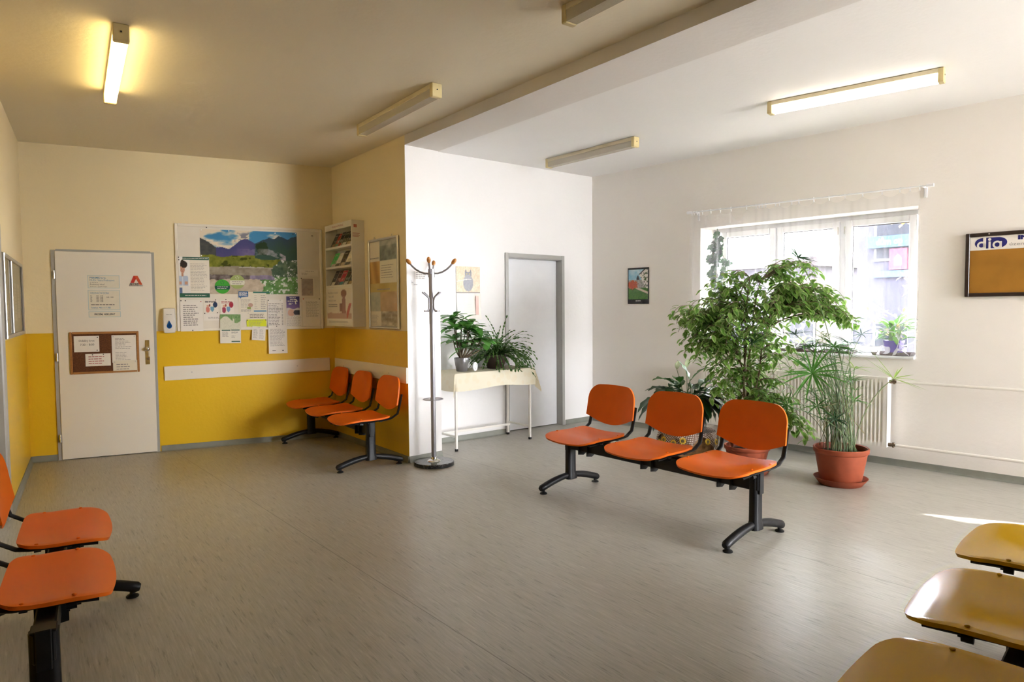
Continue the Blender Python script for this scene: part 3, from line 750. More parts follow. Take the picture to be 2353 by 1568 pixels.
def landscape(u, v):
    n = fbm(u*9, v*7, 3); n2 = fbm(u*30, v*22, 9); ml = interp(MTN, u) + (n2-.5)*.012
    if v > ml:
        c = mixc((70, 140, 190), (120, 170, 205), 1-v)
        cl = fbm(u*6+.4, v*9, 21, 5); base = .50 if u < .5 else .62
        c = mixc(c, (235, 222, 200), (cl-base+.12)*6)
        if cl > base+.1: c = mixc(c, (140, 140, 150), (fbm(u*8, v*12+3, 31)-.48)*4)
        return c
    if v > .60 + (n-.5)*.06 - (.05 if u > .55 else 0):
        if u < .16: c = mixc((70, 72, 78), (95, 98, 92), n2)
        elif u < .55: c = mixc((72, 76, 128), (100, 90, 140), (ml-v)*4+n2*.3)
        else: c = mixc((60, 78, 100), (66, 92, 80), (ml-v)*4+n2*.3)
        if (u-.625)**2/.0045+(v-.73)**2/.012 < .5+n2: c = (48, 66, 44)
        if .36 < u < .88 and abs(v-(.69-.06*(u-.4)**2*9+.03*sin(u*11))) < .035 + .03*n and n2 > .33: c = mixc(c, (206, 190, 204), (u-.33)*1.5*n2*1.5)
        return c
    if u > .80 + (n-.5)*.35 + (v-.5)*.1 and v > .28:
        c = mixc((60, 84, 70), (120, 140, 110), n2*1.2-.1)
        if fbm(u*40, v*30, 77) > .66: c = (225, 228, 225)
        return c
    if v > .43 + (n-.5)*.05:
        c = mixc((96, 104, 40), (150, 152, 64), n2*1.3-.1)
        if fbm(u*12, v*16, 55) < .36: c = mixc(c, (52, 58, 26), .7)
        return c
    if v > .30 + (n-.5)*.03:
        c = mixc((132, 122, 104), (186, 176, 158), n2)
        if .38 < u < .78 and v > .41: c = mixc(c, (205, 200, 190), .7)
        return c
    if v > .235 + (n-.5)*.10 and u < .75:
        return mixc((70, 62, 52), (150, 138, 140), n2*1.2) if u < .5 else mixc((110, 104, 120), (180, 165, 200), n2)
    if u > .60 + (n-.5)*.2:
        c = mixc((72, 118, 66), (140, 180, 110), n2)
        if fbm(u*40, v*30, 78) > .63: c = (225, 232, 220)
        return c
    return mixc((176, 160, 138), (222, 208, 188), n2)
def nurse(u, v):
    # a woman in a pale blue tunic leaning over papers (left strip), plain page otherwise
    if v > .93 and u > .12: return (40, 92, 78)
    if v < .11: return (48, 104, 80) if v < .095 else (30, 80, 66)
    if u > .36: return (236, 228, 214)
    x, y = u/.36, (v-.11)/.82
    c = (240, 236, 232)
    if y < .52 and abs(x-.36) < .5 - .15*y: c = (186, 200, 220) if abs(x-.3) > .06 else (215, 222, 232)
    if (x-.34)**2/.05 + (y-.83)**2/.030 < 1: c = (52, 36, 32)
    if (x-.32)**2/.045 + (y-.72)**2/.018 < 1: c = (206, 158, 134)
    if x > .1 and (x-.45)**2/.1 + (y-.86)**2/.012 < 1: c = (46, 32, 30)
    if abs(y-.72) < .008 and (abs(x-.24) < .04 or abs(x-.42) < .04): c = (60, 40, 36)
    if abs(y-.655) < .008 and abs(x-.31) < .09: c = (176, 92, 84)
    if abs(x-.30) < .09-.25*(y-.52) and .50 < y < .60: c = (198, 150, 126)
    if .26 < y < .34 and (abs(x-.10) < .12 or abs(x-.62) < .14): c = (206, 158, 134)
    if y < .22: c = (232, 228, 222)
    if y < .16 and x < .25: c = (96, 118, 160)
    return c
def castle(u, v):
    n = fbm(u*14, v*18, 4); n2 = fbm(u*30, v*40, 8)
    if v > .955 or v < .125: return (26, 27, 30)
    if u < .035 or u > .965: return (26, 27, 30)
    if u > .62 - .9*(v-.72) and v > .42 + .1*(1-u) and v < .72 + .55*(u-.35):
        c = (226, 220, 212)
        if abs((u*7) % 1-.5) < .14 and abs((v*9) % 1-.5) < .2: c = (70, 66, 66)
        if n > .56 and u > .7: c = (70, 92, 52)
        if v > .70 + .5*(u-.35): c = (60, 58, 60)
        return c
    if v > .66:
        if .42 < u < .56 and v < .80 - abs(u-.49)*1.2: return (46, 48, 52)
        return mixc((120, 176, 204), (214, 226, 228), fbm(u*5, v*8, 2)*1.5-.3)
    if (u-.24)**2/.05 + (v-.53)**2/.014 < 1.2*n2+.45: return mixc((150, 48, 24), (206, 104, 44), n2)
    if v > .44: return mixc((206, 200, 196), (110, 110, 96), n2*1.4-.2) if u > .3 else mixc((150, 130, 110), (190, 180, 170), n2)
    if abs(v-(.46-.26*(u-.35))) < .03 and u > .38: return (206, 192, 170)
    return mixc((44, 92, 34), (104, 146, 62), n2)
def cat(u, v):
    n2 = fbm(u*26, v*26, 8); c = mixc((196, 168, 132), (244, 230, 206), n2)
    x = u-.50
    if abs(x) < .15 and .66 < v < .80: c = (124, 122, 130)
    if .06 < abs(x) < .14 and .78 < v < .78 + .12*(1-abs(abs(x)-.10)/.05): c = (108, 106, 114)
    if x*x/.045 + (v-.38)**2/.10 < 1: c = mixc((122, 122, 130), (160, 158, 164), n2)
    if abs(v-.72) < .015 and (abs(x-.06) < .02 or abs(x+.06) < .02): c = (220, 196, 90)
    if abs(v-(.42+.10*sin(u*2.6))) < .012 and u < .65: c = (236, 230, 216)
    if v < .05: c = (176, 158, 140) if v > .025 else (120, 110, 104)
    return c
def spa(u, v):
    n2 = fbm(u*20, v*40, 8)
    if v > .76:
        if u < .38: return (228, 218, 198)
        return mixc((88, 96, 88), (196, 196, 184), fbm(u*7, v*12, 6)*1.3-.2 + (.3 if v > .93 else 0))
    if v > .50:
        if u < .38: return mixc((176, 130, 62), (214, 172, 96), .5+.5*sin(u*22+v*9))
        return (232, 226, 208)
    if v > .40: return mixc((190, 164, 84), (216, 196, 128), fbm(u*4, v*9, 3))
    if v > .185:
        if u < .38: return mixc((150, 158, 150), (214, 206, 182), fbm(u*9, v*18, 12))
        c = mixc((170, 136, 96), (226, 196, 150), fbm(u*4+2, v*10, 14))
        return mixc(c, (216, 150, 84), (u-.75)*2 if v < .27 else 0)
    if u < .40: return (226, 216, 196)
    return mixc((120, 104, 78), (222, 212, 190), fbm(u*8, v*22, 19)*1.4-.2)
def purple(u, v):
    if v > .38 + .03*sin(u*9): return mixc((54, 42, 110), (120, 90, 150), 1.2-(v-.38)*2.4)
    if v < .30 and u > .5 and v > .04 and u > .5 + abs(v-.17): return (44, 42, 48)
    if (u-.35)**2/.07 + (v-.16)**2/.03 < 1: return (216, 172, 150)
    return (216, 208, 204)
def family(u, v, a=(216, 132, 116), b=(120, 170, 196)):
    c = (238, 230, 218)
    if (u-.82)**2/.028 + (v-.66)**2/.05 < 1: c = (34, 56, 92) if a[0] > 200 else (176, 38, 60)
    if abs(u-.60) < .15 and .10 < v < .52 and (v > .28 or abs(u-.60) < .15*(v-.06)/.22): c = b
    if (u-.26)**2/.022 + (v-.28)**2/.06 < 1: c = a
    if (u-.26)**2/.007 + (v-.56)**2/.011 < 1: c = (222, 170, 140)
    if (u-.40)**2/.004 + (v-.60)**2/.010 < 1: c = (150, 60, 50)
    return c
def leafcard(u, v):
    if v < .46: return (236, 230, 216)
    n = fbm(u*20, v*30, 7)
    if v > .46 + .35 + .12*sin(u*6) + (.12 if .6 < u < .7 else 0): return mixc((86, 132, 70), (160, 190, 130), n)
    return mixc((206, 204, 182), (230, 226, 208), n)

# ------------------------------------------------------------------ things on walls
def wthing(w, name, label, cat, s, z, off=0.0, tilt=0.0, group=None):
    t = thing(name, label, cat, wpt(w, s, z, off), wrot(w), group); t.rotation_euler = (0, tilt, wrot(w)); return t
def sheet(w, label, s0, z0, s1, z1, off, name='notice', cat='notice', m=None, tilt=0.0, group=None, pins=(), pic=None, picres=(24, 30),
          picm=None, thick=.0012, curl=0.0, pinm=None):
    W_, H_ = s1-s0, z1-z0; mb = MB()
    n = 8 if curl else 1; g0 = []; g1 = []
    for j in range(n+1):
        q = j/n; y = -curl*(1-q)**2; zz = -H_/2 + H_*q
        g0.append([mb.vert((x, y-thick, zz)) for x in (-W_/2, W_/2)]); g1.append([mb.vert((x, y, zz)) for x in (-W_/2, W_/2)])
    for j in range(n):
        mb.face((g0[j][0], g0[j][1], g0[j+1][1], g0[j+1][0])); mb.face((g1[j][1], g1[j][0], g1[j+1][0], g1[j+1][1]))
        for k in (0, 1): mb.face((g0[j][k], g0[j+1][k], g1[j+1][k], g1[j][k]) if k == 0 else (g1[j][k], g1[j+1][k], g0[j+1][k], g0[j][k]))
    mb.face((g0[0][1], g0[0][0], g1[0][0], g1[0][1])); mb.face((g0[n][0], g0[n][1], g1[n][1], g1[n][0]))
    o = mb.build(name, m or M_PAPER, loc=wpt(w, (s0+s1)/2, (z0+z1)/2, off)); o.rotation_euler = (0, tilt, wrot(w))
    tag(o, label, cat, group)
    if pic: picture(W_-.004, H_-.004, pic, *picres, y=-thick-.0006).build('picture', picm or M_PRINT, o, colors=True)
    for px, pz, *pm in pins:
        q = MB(); q.cyl((px, -thick, pz), (px, -thick-.006, pz), .0055, 10); q.build('pin', pm[0] if pm else M_PIN, o)
    return o, W_, H_
def lettering(o, m, fn, y=-.0022, name='lettering'):
    mb = MB(); fn(mb, y); return mb.build(name, m, o)
def L(x0, x1, z1, z0, n, h=.005, seed=1, ragged=.25): return lambda mb, y: lines_into(mb, x0, x1, z1, z0, n, h, y, ragged, seed)

# -- three office-hour stickers on the door
def sticker(label, s0, z0, s1, z1):
    o, W_, H_ = sheet('A', label, s0, z0, s1, z1, .024, 'door_sign', 'sign', M_PAPER2, group='office signs on the door', thick=.0008)
    def border(mb, y):
        x, z = W_/2-.002, H_/2-.002; t = .0035
        mb.rect(-x, -z, x, -z+t, y); mb.rect(-x, z-t, x, z, y); mb.rect(-x, -z, -x+t, z, y); mb.rect(x-t, -z, x, z, y)
    lettering(o, M_INKLB, border, -.0012, 'border')
    return o
o = sticker('topmost of the three blue-framed office signs on the door', .508, 1.640, .775, 1.768)
lettering(o, M_INKB, lambda mb, y: (text_into(mb, 'PREKIMED s.r.o.', -.115, .030, .024, .135, y=y, bold=.02), text_into(mb, 'MUDr. Viera Prekopová', -.115, .006, .024, .205, y=y)), -.0014)
lettering(o, M_INK, lambda mb, y: (text_into(mb, 'IČ: 064 239 57', -.113, -.014, .014, .065, y=y), text_into(mb, 'Praktický lékař', -.113, -.033, .020, .12, y=y), text_into(mb, 'Smlouva s pojišťovnami', -.113, -.052, .014, .14, y=y)), -.0014)
o = sticker('middle of the three blue-framed office signs on the door', .506, 1.428, .775, 1.626)
lettering(o, M_INKB, lambda mb, y: (text_into(mb, 'ORDINAČNÍ DOBA', -.113, .060, .023, .155, y=y), text_into(mb, 'Telefon: 485 117 785', -.113, -.080, .022, .165, y=y, bold=.01)), -.0014)
def hours(mb, y):
    for k, d in enumerate(('Po:', 'Út:', 'St:', 'Čt:', 'Pá:')):
        text_into(mb, d, -.113, .036-.0138*k, .012, y=y, bold=.03); text_into(mb, '7:30 - 12:00', -.066, .036-.0138*k, .012, .058, y=y, bold=.03)
    text_into(mb, '13:00 - 15:00', .018, .024, .012, .06, y=y, bold=.03)
    lines_into(mb, -.11, .085, -.038, -.052, 1, .006, y, .0)
lettering(o, M_INK, hours, -.0014)
o = sticker('lowest and flattest of the three framed signs on the door', .506, 1.360, .776, 1.419)
lettering(o, M_INK, lambda mb, y: text_into(mb, 'PROSÍM, NEKLEPAT', -.085, -.008, .024, .172, y=y, bold=.03), -.0014)
# -- red logo
lg = wthing('A', 'logo_sign', 'red letter A logo sign at upper right of the door', 'sign', .915, 1.665, .024)
mb = MB(); mb.prism([(-.048, .030), (-.018, .030), (.001, .070), (.012, .090), (.006, .100), (-.020, .100)], -.0012, 0)
mb.build('logo_left_bar', mat('logo_red', (.52, .03, .02), .4, noise=.02), lg)
mb = MB(); mb.prism([(.0, .073), (.030, .012), (.056, .012), (.016, .100), (-.012, .100)], -.0016, 0)
mb.build('logo_right_bar', mat('logo_orange_red', (.60, .09, .03), .4, noise=.02), lg)
lettering(lg, M_INK, lambda mb, y: (text_into(mb, 'AKORD', -.058, .009, .027, .083, y=y, bold=.04), mb.rect(-.060, .0035, .060, .0055, y), text_into(mb, 'PROGRAM KVALITY PÉČE', -.058, -.003, .008, .115, y=y)), -.0016)

# -- cork board on the door and its papers
cb = wthing('A', 'cork_board', 'brown cork board with wooden rim hung on the door', 'pinboard', .633, 1.02, .022)
M_WOODF = mat('honey_pine', (.42, .19, .055), .4, noise=.2, nscale=14, stretch=(1, 1, 12))
w_, h_ = .579, .404
mb = MB(); mb.box((-w_/2+.01, -.010, -h_/2+.01), (w_/2-.01, 0, h_/2-.01)); mb.build('cork_panel', mat('dark_cork', (.13, .045, .016), .9, noise=.35, nscale=90, bump=.3, bscale=160), cb)
mb = MB(); t = .021
for q in ((-w_/2, -h_/2, -w_/2+t, h_/2), (w_/2-t, -h_/2, w_/2, h_/2), (-w_/2+t, -h_/2, w_/2-t, -h_/2+t), (-w_/2+t, h_/2-t, w_/2-t, h_/2)): mb.box((q[0], -.018, q[1]), (q[2], 0, q[3]), .004)
mb.build('rim', M_WOODF, cb)
o, W_, H_ = sheet('A', 'white paper with blood-test hours at upper left of the cork board', .380, 1.030, .587, 1.183, .034, pins=((.09, .062), (.085, -.062)), group='papers on the cork board')
lettering(o, M_INK, lambda mb, y: (text_into(mb, 'Odběry krve', 0, .022, .027, .128, 'CENTER', y=y), text_into(mb, '7:30 – 8:00', .004, -.016, .027, .115, 'CENTER', y=y)) and None)
o, W_, H_ = sheet('A', 'white paper with faint red lines at lower centre of the cork board', .469, .891, .678, 1.011, .034, pins=((-.045, .05), (.045, .052)), group='papers on the cork board')
lettering(o, M_INKR, L(-.08, .065, .042, -.045, 4, .007, 3))
o, W_, H_ = sheet('A', 'tall printed page on the right half of the cork board', .691, .918, .898, 1.185, .034, pins=((-.09, .12, M_STEEL), (.09, .12, M_STEEL)), group='papers on the cork board')
lettering(o, M_INKG, lambda mb, y: (lines_into(mb, -.075, .065, .105, .082, 2, .005, y, .5, 2), lines_into(mb, -.075, .055, .080, .030, 4, .004, y, .4, 3), lines_into(mb, -.075, .065, .025, -.005, 2, .005, y, .1, 4), lines_into(mb, -.075, .06, -.030, -.115, 6, .004, y, .5, 5)))
o, W_, H_ = sheet('A', 'cream slip overlapping the bottom of the tall page on the cork board', .696, .813, .903, .936, .037, m=M_PAPER2, pins=((-.09, .048, M_STEEL), (.088, .05, M_STEEL)), group='papers on the cork board')
lettering(o, M_INKG, L(-.075, .07, .035, -.055, 4, .008, 6, .35))

# -- soap dispenser
sd = wthing('A', 'hand_sanitizer_dispenser', 'white wall dispenser with a blue drop window beside the door', 'dispenser', 1.197, 1.196, .0)
mb = MB(); rs = []
for z, w, y in ((0, .040, -.075), (.006, .052, -.085), (.04, .057, -.098), (.12, .058, -.092), (.20, .056, -.080), (.242, .054, -.070), (.249, .046, -.06)):
    rs.append([(-w, -.0, z), (-w, y*.75, z), (-w*.85, y*.94, z), (-w*.4, y, z), (w*.4, y, z), (w*.85, y*.94, z), (w, y*.75, z), (w, 0, z)])
mb.loft(rs, True, True); mb.build('dispenser_body', mat('white_dispenser_plastic', (.82, .78, .72), .25, noise=.02), sd, smooth=True, angle=35)
def drop(sc, y):
    P = []
    for i in range(28):
        a = 2*pi*i/28 - pi/2; r_ = .030*sc; P.append((r_*.8*cos(a)*(1 if sin(a) < 0 else (1-sin(a))**.8), .075 + (r_*sin(a) if sin(a) < 0 else r_*1.75*sin(a))))
    return P
mb = MB(); mb.prism(drop(1.0, 0), -.1015, -.09); dp = mb.build('drop_window', mat('blue_clear_plastic', (.015, .10, .36), .1, noise=.03), sd)
mb = MB(); mb.prism([(x*.6, .075+(z-.075)*.6-.004) for x, z in drop(1.0, 0)], -.1022, -.10); mb.build('drop_centre', mat('deep_blue_plastic', (.01, .05, .16), .15, noise=.03), dp)
mb = MB(); lines_into(mb, -.026, .03, .190, .184, 1, .005, -.0925, 0, 3); mb.build('lettering', M_INKG, sd)

# -- the big noticeboard
nb = wthing('A', 'noticeboard', 'large white wall noticeboard covered with posters and sheets', 'noticeboard', 1.992, 1.755, 0)
w_, h_ = 1.452, 1.09
mb = MB(); mb.box((-w_/2+.02, -.010, -h_/2+.02), (w_/2-.02, 0, h_/2-.02)); mb.build('board_panel', mat('white_board_surface', (.80, .74, .64), .35, noise=.02), nb)
mb = MB(); t = .028
for q in ((-w_/2, -h_/2, -w_/2+t, h_/2), (w_/2-t, -h_/2, w_/2, h_/2), (-w_/2+t, -h_/2, w_/2-t, -h_/2+t), (-w_/2+t, h_/2-t, w_/2-t, h_/2)): mb.box((q[0], -.020, q[1]), (q[2], 0, q[3]), .006)
mb.build('board_rim', M_LEAF, nb)
for x, z in ((-.43, .515), (.42, .48), (.62, .47), (.45, -.02), (-.715, -.05), (.44, .07)):
    mb = MB(); mb.cyl((x, -.010, z), (x, -.016, z), .006, 10); mb.build('pin', M_PIN, nb)
G = 'sheets pinned to the noticeboard'
o, W_, H_ = sheet('A', 'glossy mountain river landscape poster on the noticeboard', 1.495, 1.586, 2.452, 2.254, .013, 'poster', 'poster', pic=landscape, picres=(150, 110), picm=M_GLOSSPRINT,
      pins=((-.46, .322, M_PINW), (-.20, .322, M_PINW), (.255, .318, M_PINW), (.465, .322, M_PINW), (-.465, .06, M_PINW), (.47, -.12, M_PINW), (.47, -.31, M_PINW)))
o, W_, H_ = sheet('A', 'green-edged page with a photo of a woman in a tunic, left on the noticeboard', 1.296, 1.551, 1.578, 1.965, .017, 'poster', 'poster', pic=nurse, picres=(60, 80), pins=((-.14, .20), (-.138, .175)))
lettering(o, M_INKG, lambda mb, y: (lines_into(mb, -.035, .12, .145, -.14, 19, .0035, y, .3, 9)))
lettering(o, M_PAPER, lambda mb, y: (lines_into(mb, -.10, .13, .198, .186, 1, .006, y, 0, 2), lines_into(mb, -.09, .11, -.175, -.192, 1, .006, y, .1, 3)), name='white_lettering')
for cx, cz, lab, c1, c2 in ((1.697, 1.666, 'bright green round sticker on the river poster', (.06, .40, .035), (.012, .085, .06)), (1.842, 1.716, 'pale green round sticker with a white band on the river poster', (.36, .44, .14), (.74, .72, .60))):
    t = wthing('A', 'round_sticker', lab, 'sticker', cx, cz, .0165, group='round stickers on the poster')
    mb = MB(); mb.disc(0, 0, .073, -.001, 40); mb.disc(0, 0, .073, 0, 40); mb.build('disc', mat('sticker_%d' % int(cx*1000), c1, .3, noise=.06), t)
    mb = MB(); a = .030; xx = sqrt(.073**2-a**2); z1 = .008 if cx < 1.75 else .016; z0 = -.030 if cx < 1.75 else -.034
    mb.poly([(-sqrt(.073**2-z0**2), z0), (sqrt(.073**2-z0**2), z0), (.073, (z0+z1)/2), (sqrt(.073**2-z1**2), z1), (-sqrt(.073**2-z1**2), z1), (-.073, (z0+z1)/2)], -.0016); mb.build('band', mat('sticker_band_%d' % int(cx*1000), c2, .3, noise=.03), t)
    mb = MB(); lines_into(mb, -.05, .055, z1-.004, z0+.003, 2, .006, -.0022, .1, 4); mb.build('lettering', M_PAPER if cx < 1.75 else M_INKG, t)
    mb = MB(); q = .04
    for k in range(5):
        a = 2*pi*k/5+.3; mb.rect(.016*cos(a)-.002, .042+.014*sin(a)-.006, .016*cos(a)+.002, .042+.014*sin(a)+.006, -.0018)
    mb.build('emblem', mat('sticker_band_1697', (.012, .085, .06)) if cx < 1.75 else M_PAPER, t)

o, W_, H_ = sheet('A', 'white sheet of bold short lines at the lower left of the noticeboard', 1.298, 1.209, 1.506, 1.526, .0225, group=G, pins=((-.095, .152), (-.055, .152), (.088, .143, M_PINR), (.005, -.15)))
lettering(o, M_INK, L(-.078, .075, .115, -.105, 11, .006, 11, .4))
o, W_, H_ = sheet('A', 'small card with a family and a dark blue disc', 1.518, 1.391, 1.648, 1.524, .013, 'leaflet', 'leaflet', group=G, pic=lambda u, v: family(u, v), picres=(36, 36), pins=((.045, .07), (-.06, -.068), (.06, -.062)))
lettering(o, M_INK, L(-.055, .055, .062, .042, 2, .006, 5, .1))
o, W_, H_ = sheet('A', 'small card with a family and a crimson disc', 1.672, 1.384, 1.801, 1.527, .013, 'leaflet', 'leaflet', group=G, pic=lambda u, v: family(u, v, (170, 60, 90), (120, 160, 200)), picres=(36, 36), pins=((-.01, .075),))
lettering(o, M_INKR, L(-.055, .055, .062, .036, 3, .005, 6, .1))
o, W_, H_ = sheet('A', 'narrow white strip with one line of print below the family cards', 1.512, 1.315, 1.698, 1.388, .0125, group=G, pins=((.07, .02),))
lettering(o, M_INKG, L(-.05, .055, .002, -.02, 2, .004, 7, .1))
o, W_, H_ = sheet('A', 'leaflet with a green leaf picture hanging over the lower board edge', 1.663, 1.076, 1.864, 1.380, .023, 'leaflet', 'leaflet', tilt=radians(.8), group=G, pic=leafcard, picres=(40, 60), pins=())
lettering(o, mat('dark_green_ink', (.03, .12, .08), .5, noise=.05), lambda mb, y: (mb.rect(-.085, -.022, -.002, -.012, y), mb.rect(.006, -.020, .088, -.010, y), mb.rect(.008, -.140, .092, -.128, y)), name='green_bars')
lettering(o, M_INKG, lambda mb, y: (lines_into(mb, -.08, -.02, -.03, -.085, 7, .0035, y, .2, 3), lines_into(mb, .008, .08, -.03, -.05, 3, .0035, y, .3, 4), lines_into(mb, .008, .06, -.07, -.10, 3, .0035, y, .4, 5)))
o, W_, H_ = sheet('A', 'cream leaflet topped by a blue speech bubble', 1.848, 1.394, 1.992, 1.612, .015, 'leaflet', 'leaflet', m=M_PAPER2, group=G)
mb = MB(); mb.prism([(-.071, .050), (-.056, .050), (-.05, .036), (-.043, .052), (.022, .058), (.025, .062), (.025, .112), (.022, .115), (-.068, .115), (-.071, .11)], -.003, -.0012); sb = mb.build('speech_bubble', mat('bubble_blue', (.03, .12, .30), .4, noise=.04), o)
lettering(o, M_PAPER, L(-.064, .018, .108, .062, 4, .006, 12, .2), -.0035, 'white_lettering')
lettering(o, M_INKG, lambda mb, y: (lines_into(mb, -.05, .06, .035, -.06, 7, .0035, y, .5, 13), lines_into(mb, -.05, .05, -.075, -.10, 3, .004, y, .1, 14)))
mb = MB(); mb.disc(.045, -.03, .022, -.002, 16, sx=1.1); mb.build('hand_picture', mat('print_skin', (.55, .33, .24), .5, noise=.1), o)
mb = MB(); mb.rect(.012, -.072, .048, -.048, -.0022); mb.build('green_mark', mat('print_lime', (.28, .36, .06), .5, noise=.1), o)
o, W_, H_ = sheet('A', 'cream timetable with green top bar and blue foot bar', 1.993, 1.398, 2.124, 1.616, .016, group=G, m=M_PAPER2)
mb = MB(); mb.rect(-.065, .092, .10, .108, -.002); mb.build('green_header', mat('header_green', (.02, .17, .13), .4, noise=.05), o)
mb = MB(); mb.rect(-.062, -.105, .064, -.090, -.002); mb.build('blue_footer', mat('footer_blue', (.10, .28, .46), .4, noise=.1), o)
lettering(o, M_INKG, lambda mb, y: (lines_into(mb, .010, .06, .075, -.08, 8, .006, y, .1, 15), lines_into(mb, -.055, -.02, .075, -.08, 8, .003, y, .3, 16)))
o, W_, H_ = sheet('A', 'plain slip with three printed lines above the neon note', 1.930, 1.322, 2.130, 1.394, .0125, group=G, m=M_PAPER2, pins=((-.09, .03, M_STEEL),))
lettering(o, M_INK, L(-.075, .085, .026, -.025, 3, .005, 17, .25))
o, W_, H_ = sheet('A', 'neon yellow note on the noticeboard', 1.923, 1.246, 2.120, 1.321, .016, group=G, m=mat('neon_paper', (.72, .80, .01), .6, noise=.03), pins=((-.09, .03), (.092, .03)))
lettering(o, M_INKG, L(-.08, .075, .03, -.03, 4, .004, 18, .3))
o, W_, H_ = sheet('A', 'small tilted list hanging below the neon note', 1.972, 1.100, 2.106, 1.246, .023, tilt=radians(4.5), group=G, curl=.012, pins=((.0, .064, M_STEEL),))
lettering(o, M_INKG, lambda mb, y: (lines_into(mb, -.055, -.01, .045, -.055, 9, .003, y, .3, 19), lines_into(mb, .005, .055, .045, -.055, 9, .003, y, .3, 20)), -.014)
o, W_, H_ = sheet('A', 'tall white price list pinned right of the neon note', 2.134, 1.245, 2.295, 1.530, .016, group=G, pins=((-.072, .135), (.05, .135, M_STEEL)))
lettering(o, M_INK, lambda mb, y: (lines_into(mb, -.072, .06, .105, -.135, 15, .0045, y, .45, 21), lines_into(mb, .062, .076, .105, -.135, 15, .0045, y, 0, 22)))
o, W_, H_ = sheet('A', 'long white sheet hanging below the board edge over the yellow wall', 2.135, .953, 2.326, 1.258, .024, group=G, curl=.010, pins=((-.01, .14),))
lettering(o, M_INKG, lambda mb, y: (lines_into(mb, -.08, .075, .115, -.075, 15, .004, y, .3, 23)), -.013)
lettering(o, M_INK, lambda mb, y: (mb.rect(-.06, -.125, -.025, -.119, y), mb.disc(.048, -.122, .008, y, 12)), -.013, 'stamp')
o, W_, H_ = sheet('A', 'purple card with a large white question mark', 2.325, 1.353, 2.466, 1.567, .017, 'leaflet', 'leaflet', group=G, pic=purple, picres=(36, 50))
lettering(o, M_PAPER, lambda mb, y: (text_into(mb, '?', .018, .022, .075, .026, y=y, bold=.03), lines_into(mb, -.035, .03, .10, .085, 1, .007, y, 0, 3), lines_into(mb, -.03, .03, .082, .066, 1, .010, y, 0, 6), lines_into(mb, -.055, .055, .062, .045, 1, .009, y, 0, 4), lines_into(mb, -.045, .008, .038, .015, 2, .006, y, .3, 5)), -.0026)
o, W_, H_ = sheet('A', 'white sheet under the purple question-mark card', 2.318, 1.241, 2.486, 1.50, .0125, group=G)
lettering(o, M_INKG, L(-.075, .078, -.02, -.125, 9, .0035, 25, .1), -.002)
o, W_, H_ = sheet('A', 'white letter at the lower right of the noticeboard', 2.496, 1.241, 2.684, 1.540, .013, group=G, pins=((-.085, .147, M_PINR), (.085, .147)))
lettering(o, M_INKG, L(-.06, .078, .125, -.055, 15, .0035, 26, .15))
o, W_, H_ = sheet('A', 'small white card at the right edge of the noticeboard above a grey picture', 2.478, 1.783, 2.668, 1.858, .013, group=G)
lettering(o, M_INKG, lambda mb, y: (lines_into(mb, -.04, .05, .028, .012, 1, .005, y, 0, 2), lines_into(mb, -.08, .0, .004, -.025, 3, .003, y, .5, 3)))
o, W_, H_ = sheet('A', 'grey portrait-format picture print on the right of the noticeboard', 2.481, 1.564, 2.625, 1.767, .013, 'leaflet', 'leaflet', group=G,
      pic=lambda u, v: (236, 226, 210) if (u < .05 or u > .93 or v < .05 or v > .96) else mixc((150, 134, 124), (196, 178, 164), fbm(u*5, v*8, 4)), picres=(30, 40), pins=((-.065, .095),))
lettering(o, M_INKG, lambda mb, y: (lines_into(mb, -.055, .05, .075, -.01, 7, .003, y, .2, 31), mb.disc(.035, -.055, .012, y, 10)), -.0026)

# -- wall rails behind the chairs
def rail(w, label, s0, s1, z0, z1, drop):
    t = wthing(w, 'wall_rail', label, 'wall rail', s0, z0, 0.0, tilt=0.0)
    mb = MB(); n = s1-s0
    mb.box((0, -.018, 0), (n, 0, z1-z0), .003); mb.build('board', M_LEAF, t)
    for x in (.25, n-.35):
        mb = MB(); mb.cyl((x, -.018, (z1-z0)*.5), (x, -.0205, (z1-z0)*.5), .007, 10); mb.build('screw', M_STEEL, t)
    return t
r1 = rail('A', 'white protective wall rail on the end wall', 1.138, 2.777, .715, .858, 0); r1.rotation_euler = (0, -radians(1.0), wrot('A'))
rail('L', 'white protective wall rail behind the corner bench', .016, 1.703, .733, .880, 0)

# -- leaflet rack on the partition
rk = wthing('L', 'leaflet_rack', 'white leaflet rack with three shelves on the partition wall', 'rack', .118, 1.242, 0)
RW, RH, RD = .70, 1.075, .14
M_RACK = mat('white_laminate', (.80, .75, .66), .35, noise=.02)
def part(name, lo, hi, m=M_RACK, par=rk, bev=.002): mb = MB(); mb.box(lo, hi, bev); return mb.build(name, m, par)
part('back_panel', (0, -.006, 0), (RW, 0, RH)); part('side_panel', (0, -RD, 0), (.012, -.006, RH)); part('side_panel', (RW-.012, -RD, 0), (RW, -.006, RH))
part('header', (.012, -RD, RH-.062), (RW-.012, -RD+.010, RH)); part('top_panel', (.012, -RD+.01, RH-.012), (RW-.012, -.006, RH))
shz = [.425, .622, .828]
for z in shz:
    sh = part('shelf', (.012, -RD, z-.014), (RW-.012, -.006, z))
    part('shelf_lip', (.012, -RD-.003, z-.014), (RW-.012, -RD, z+.008), par=sh, bev=.0)
part('base', (.012, -RD, 0), (RW-.012, -.006, .012))
fp = part('front_panel', (.012, -RD, .012), (RW-.012, -RD+.008, .411))
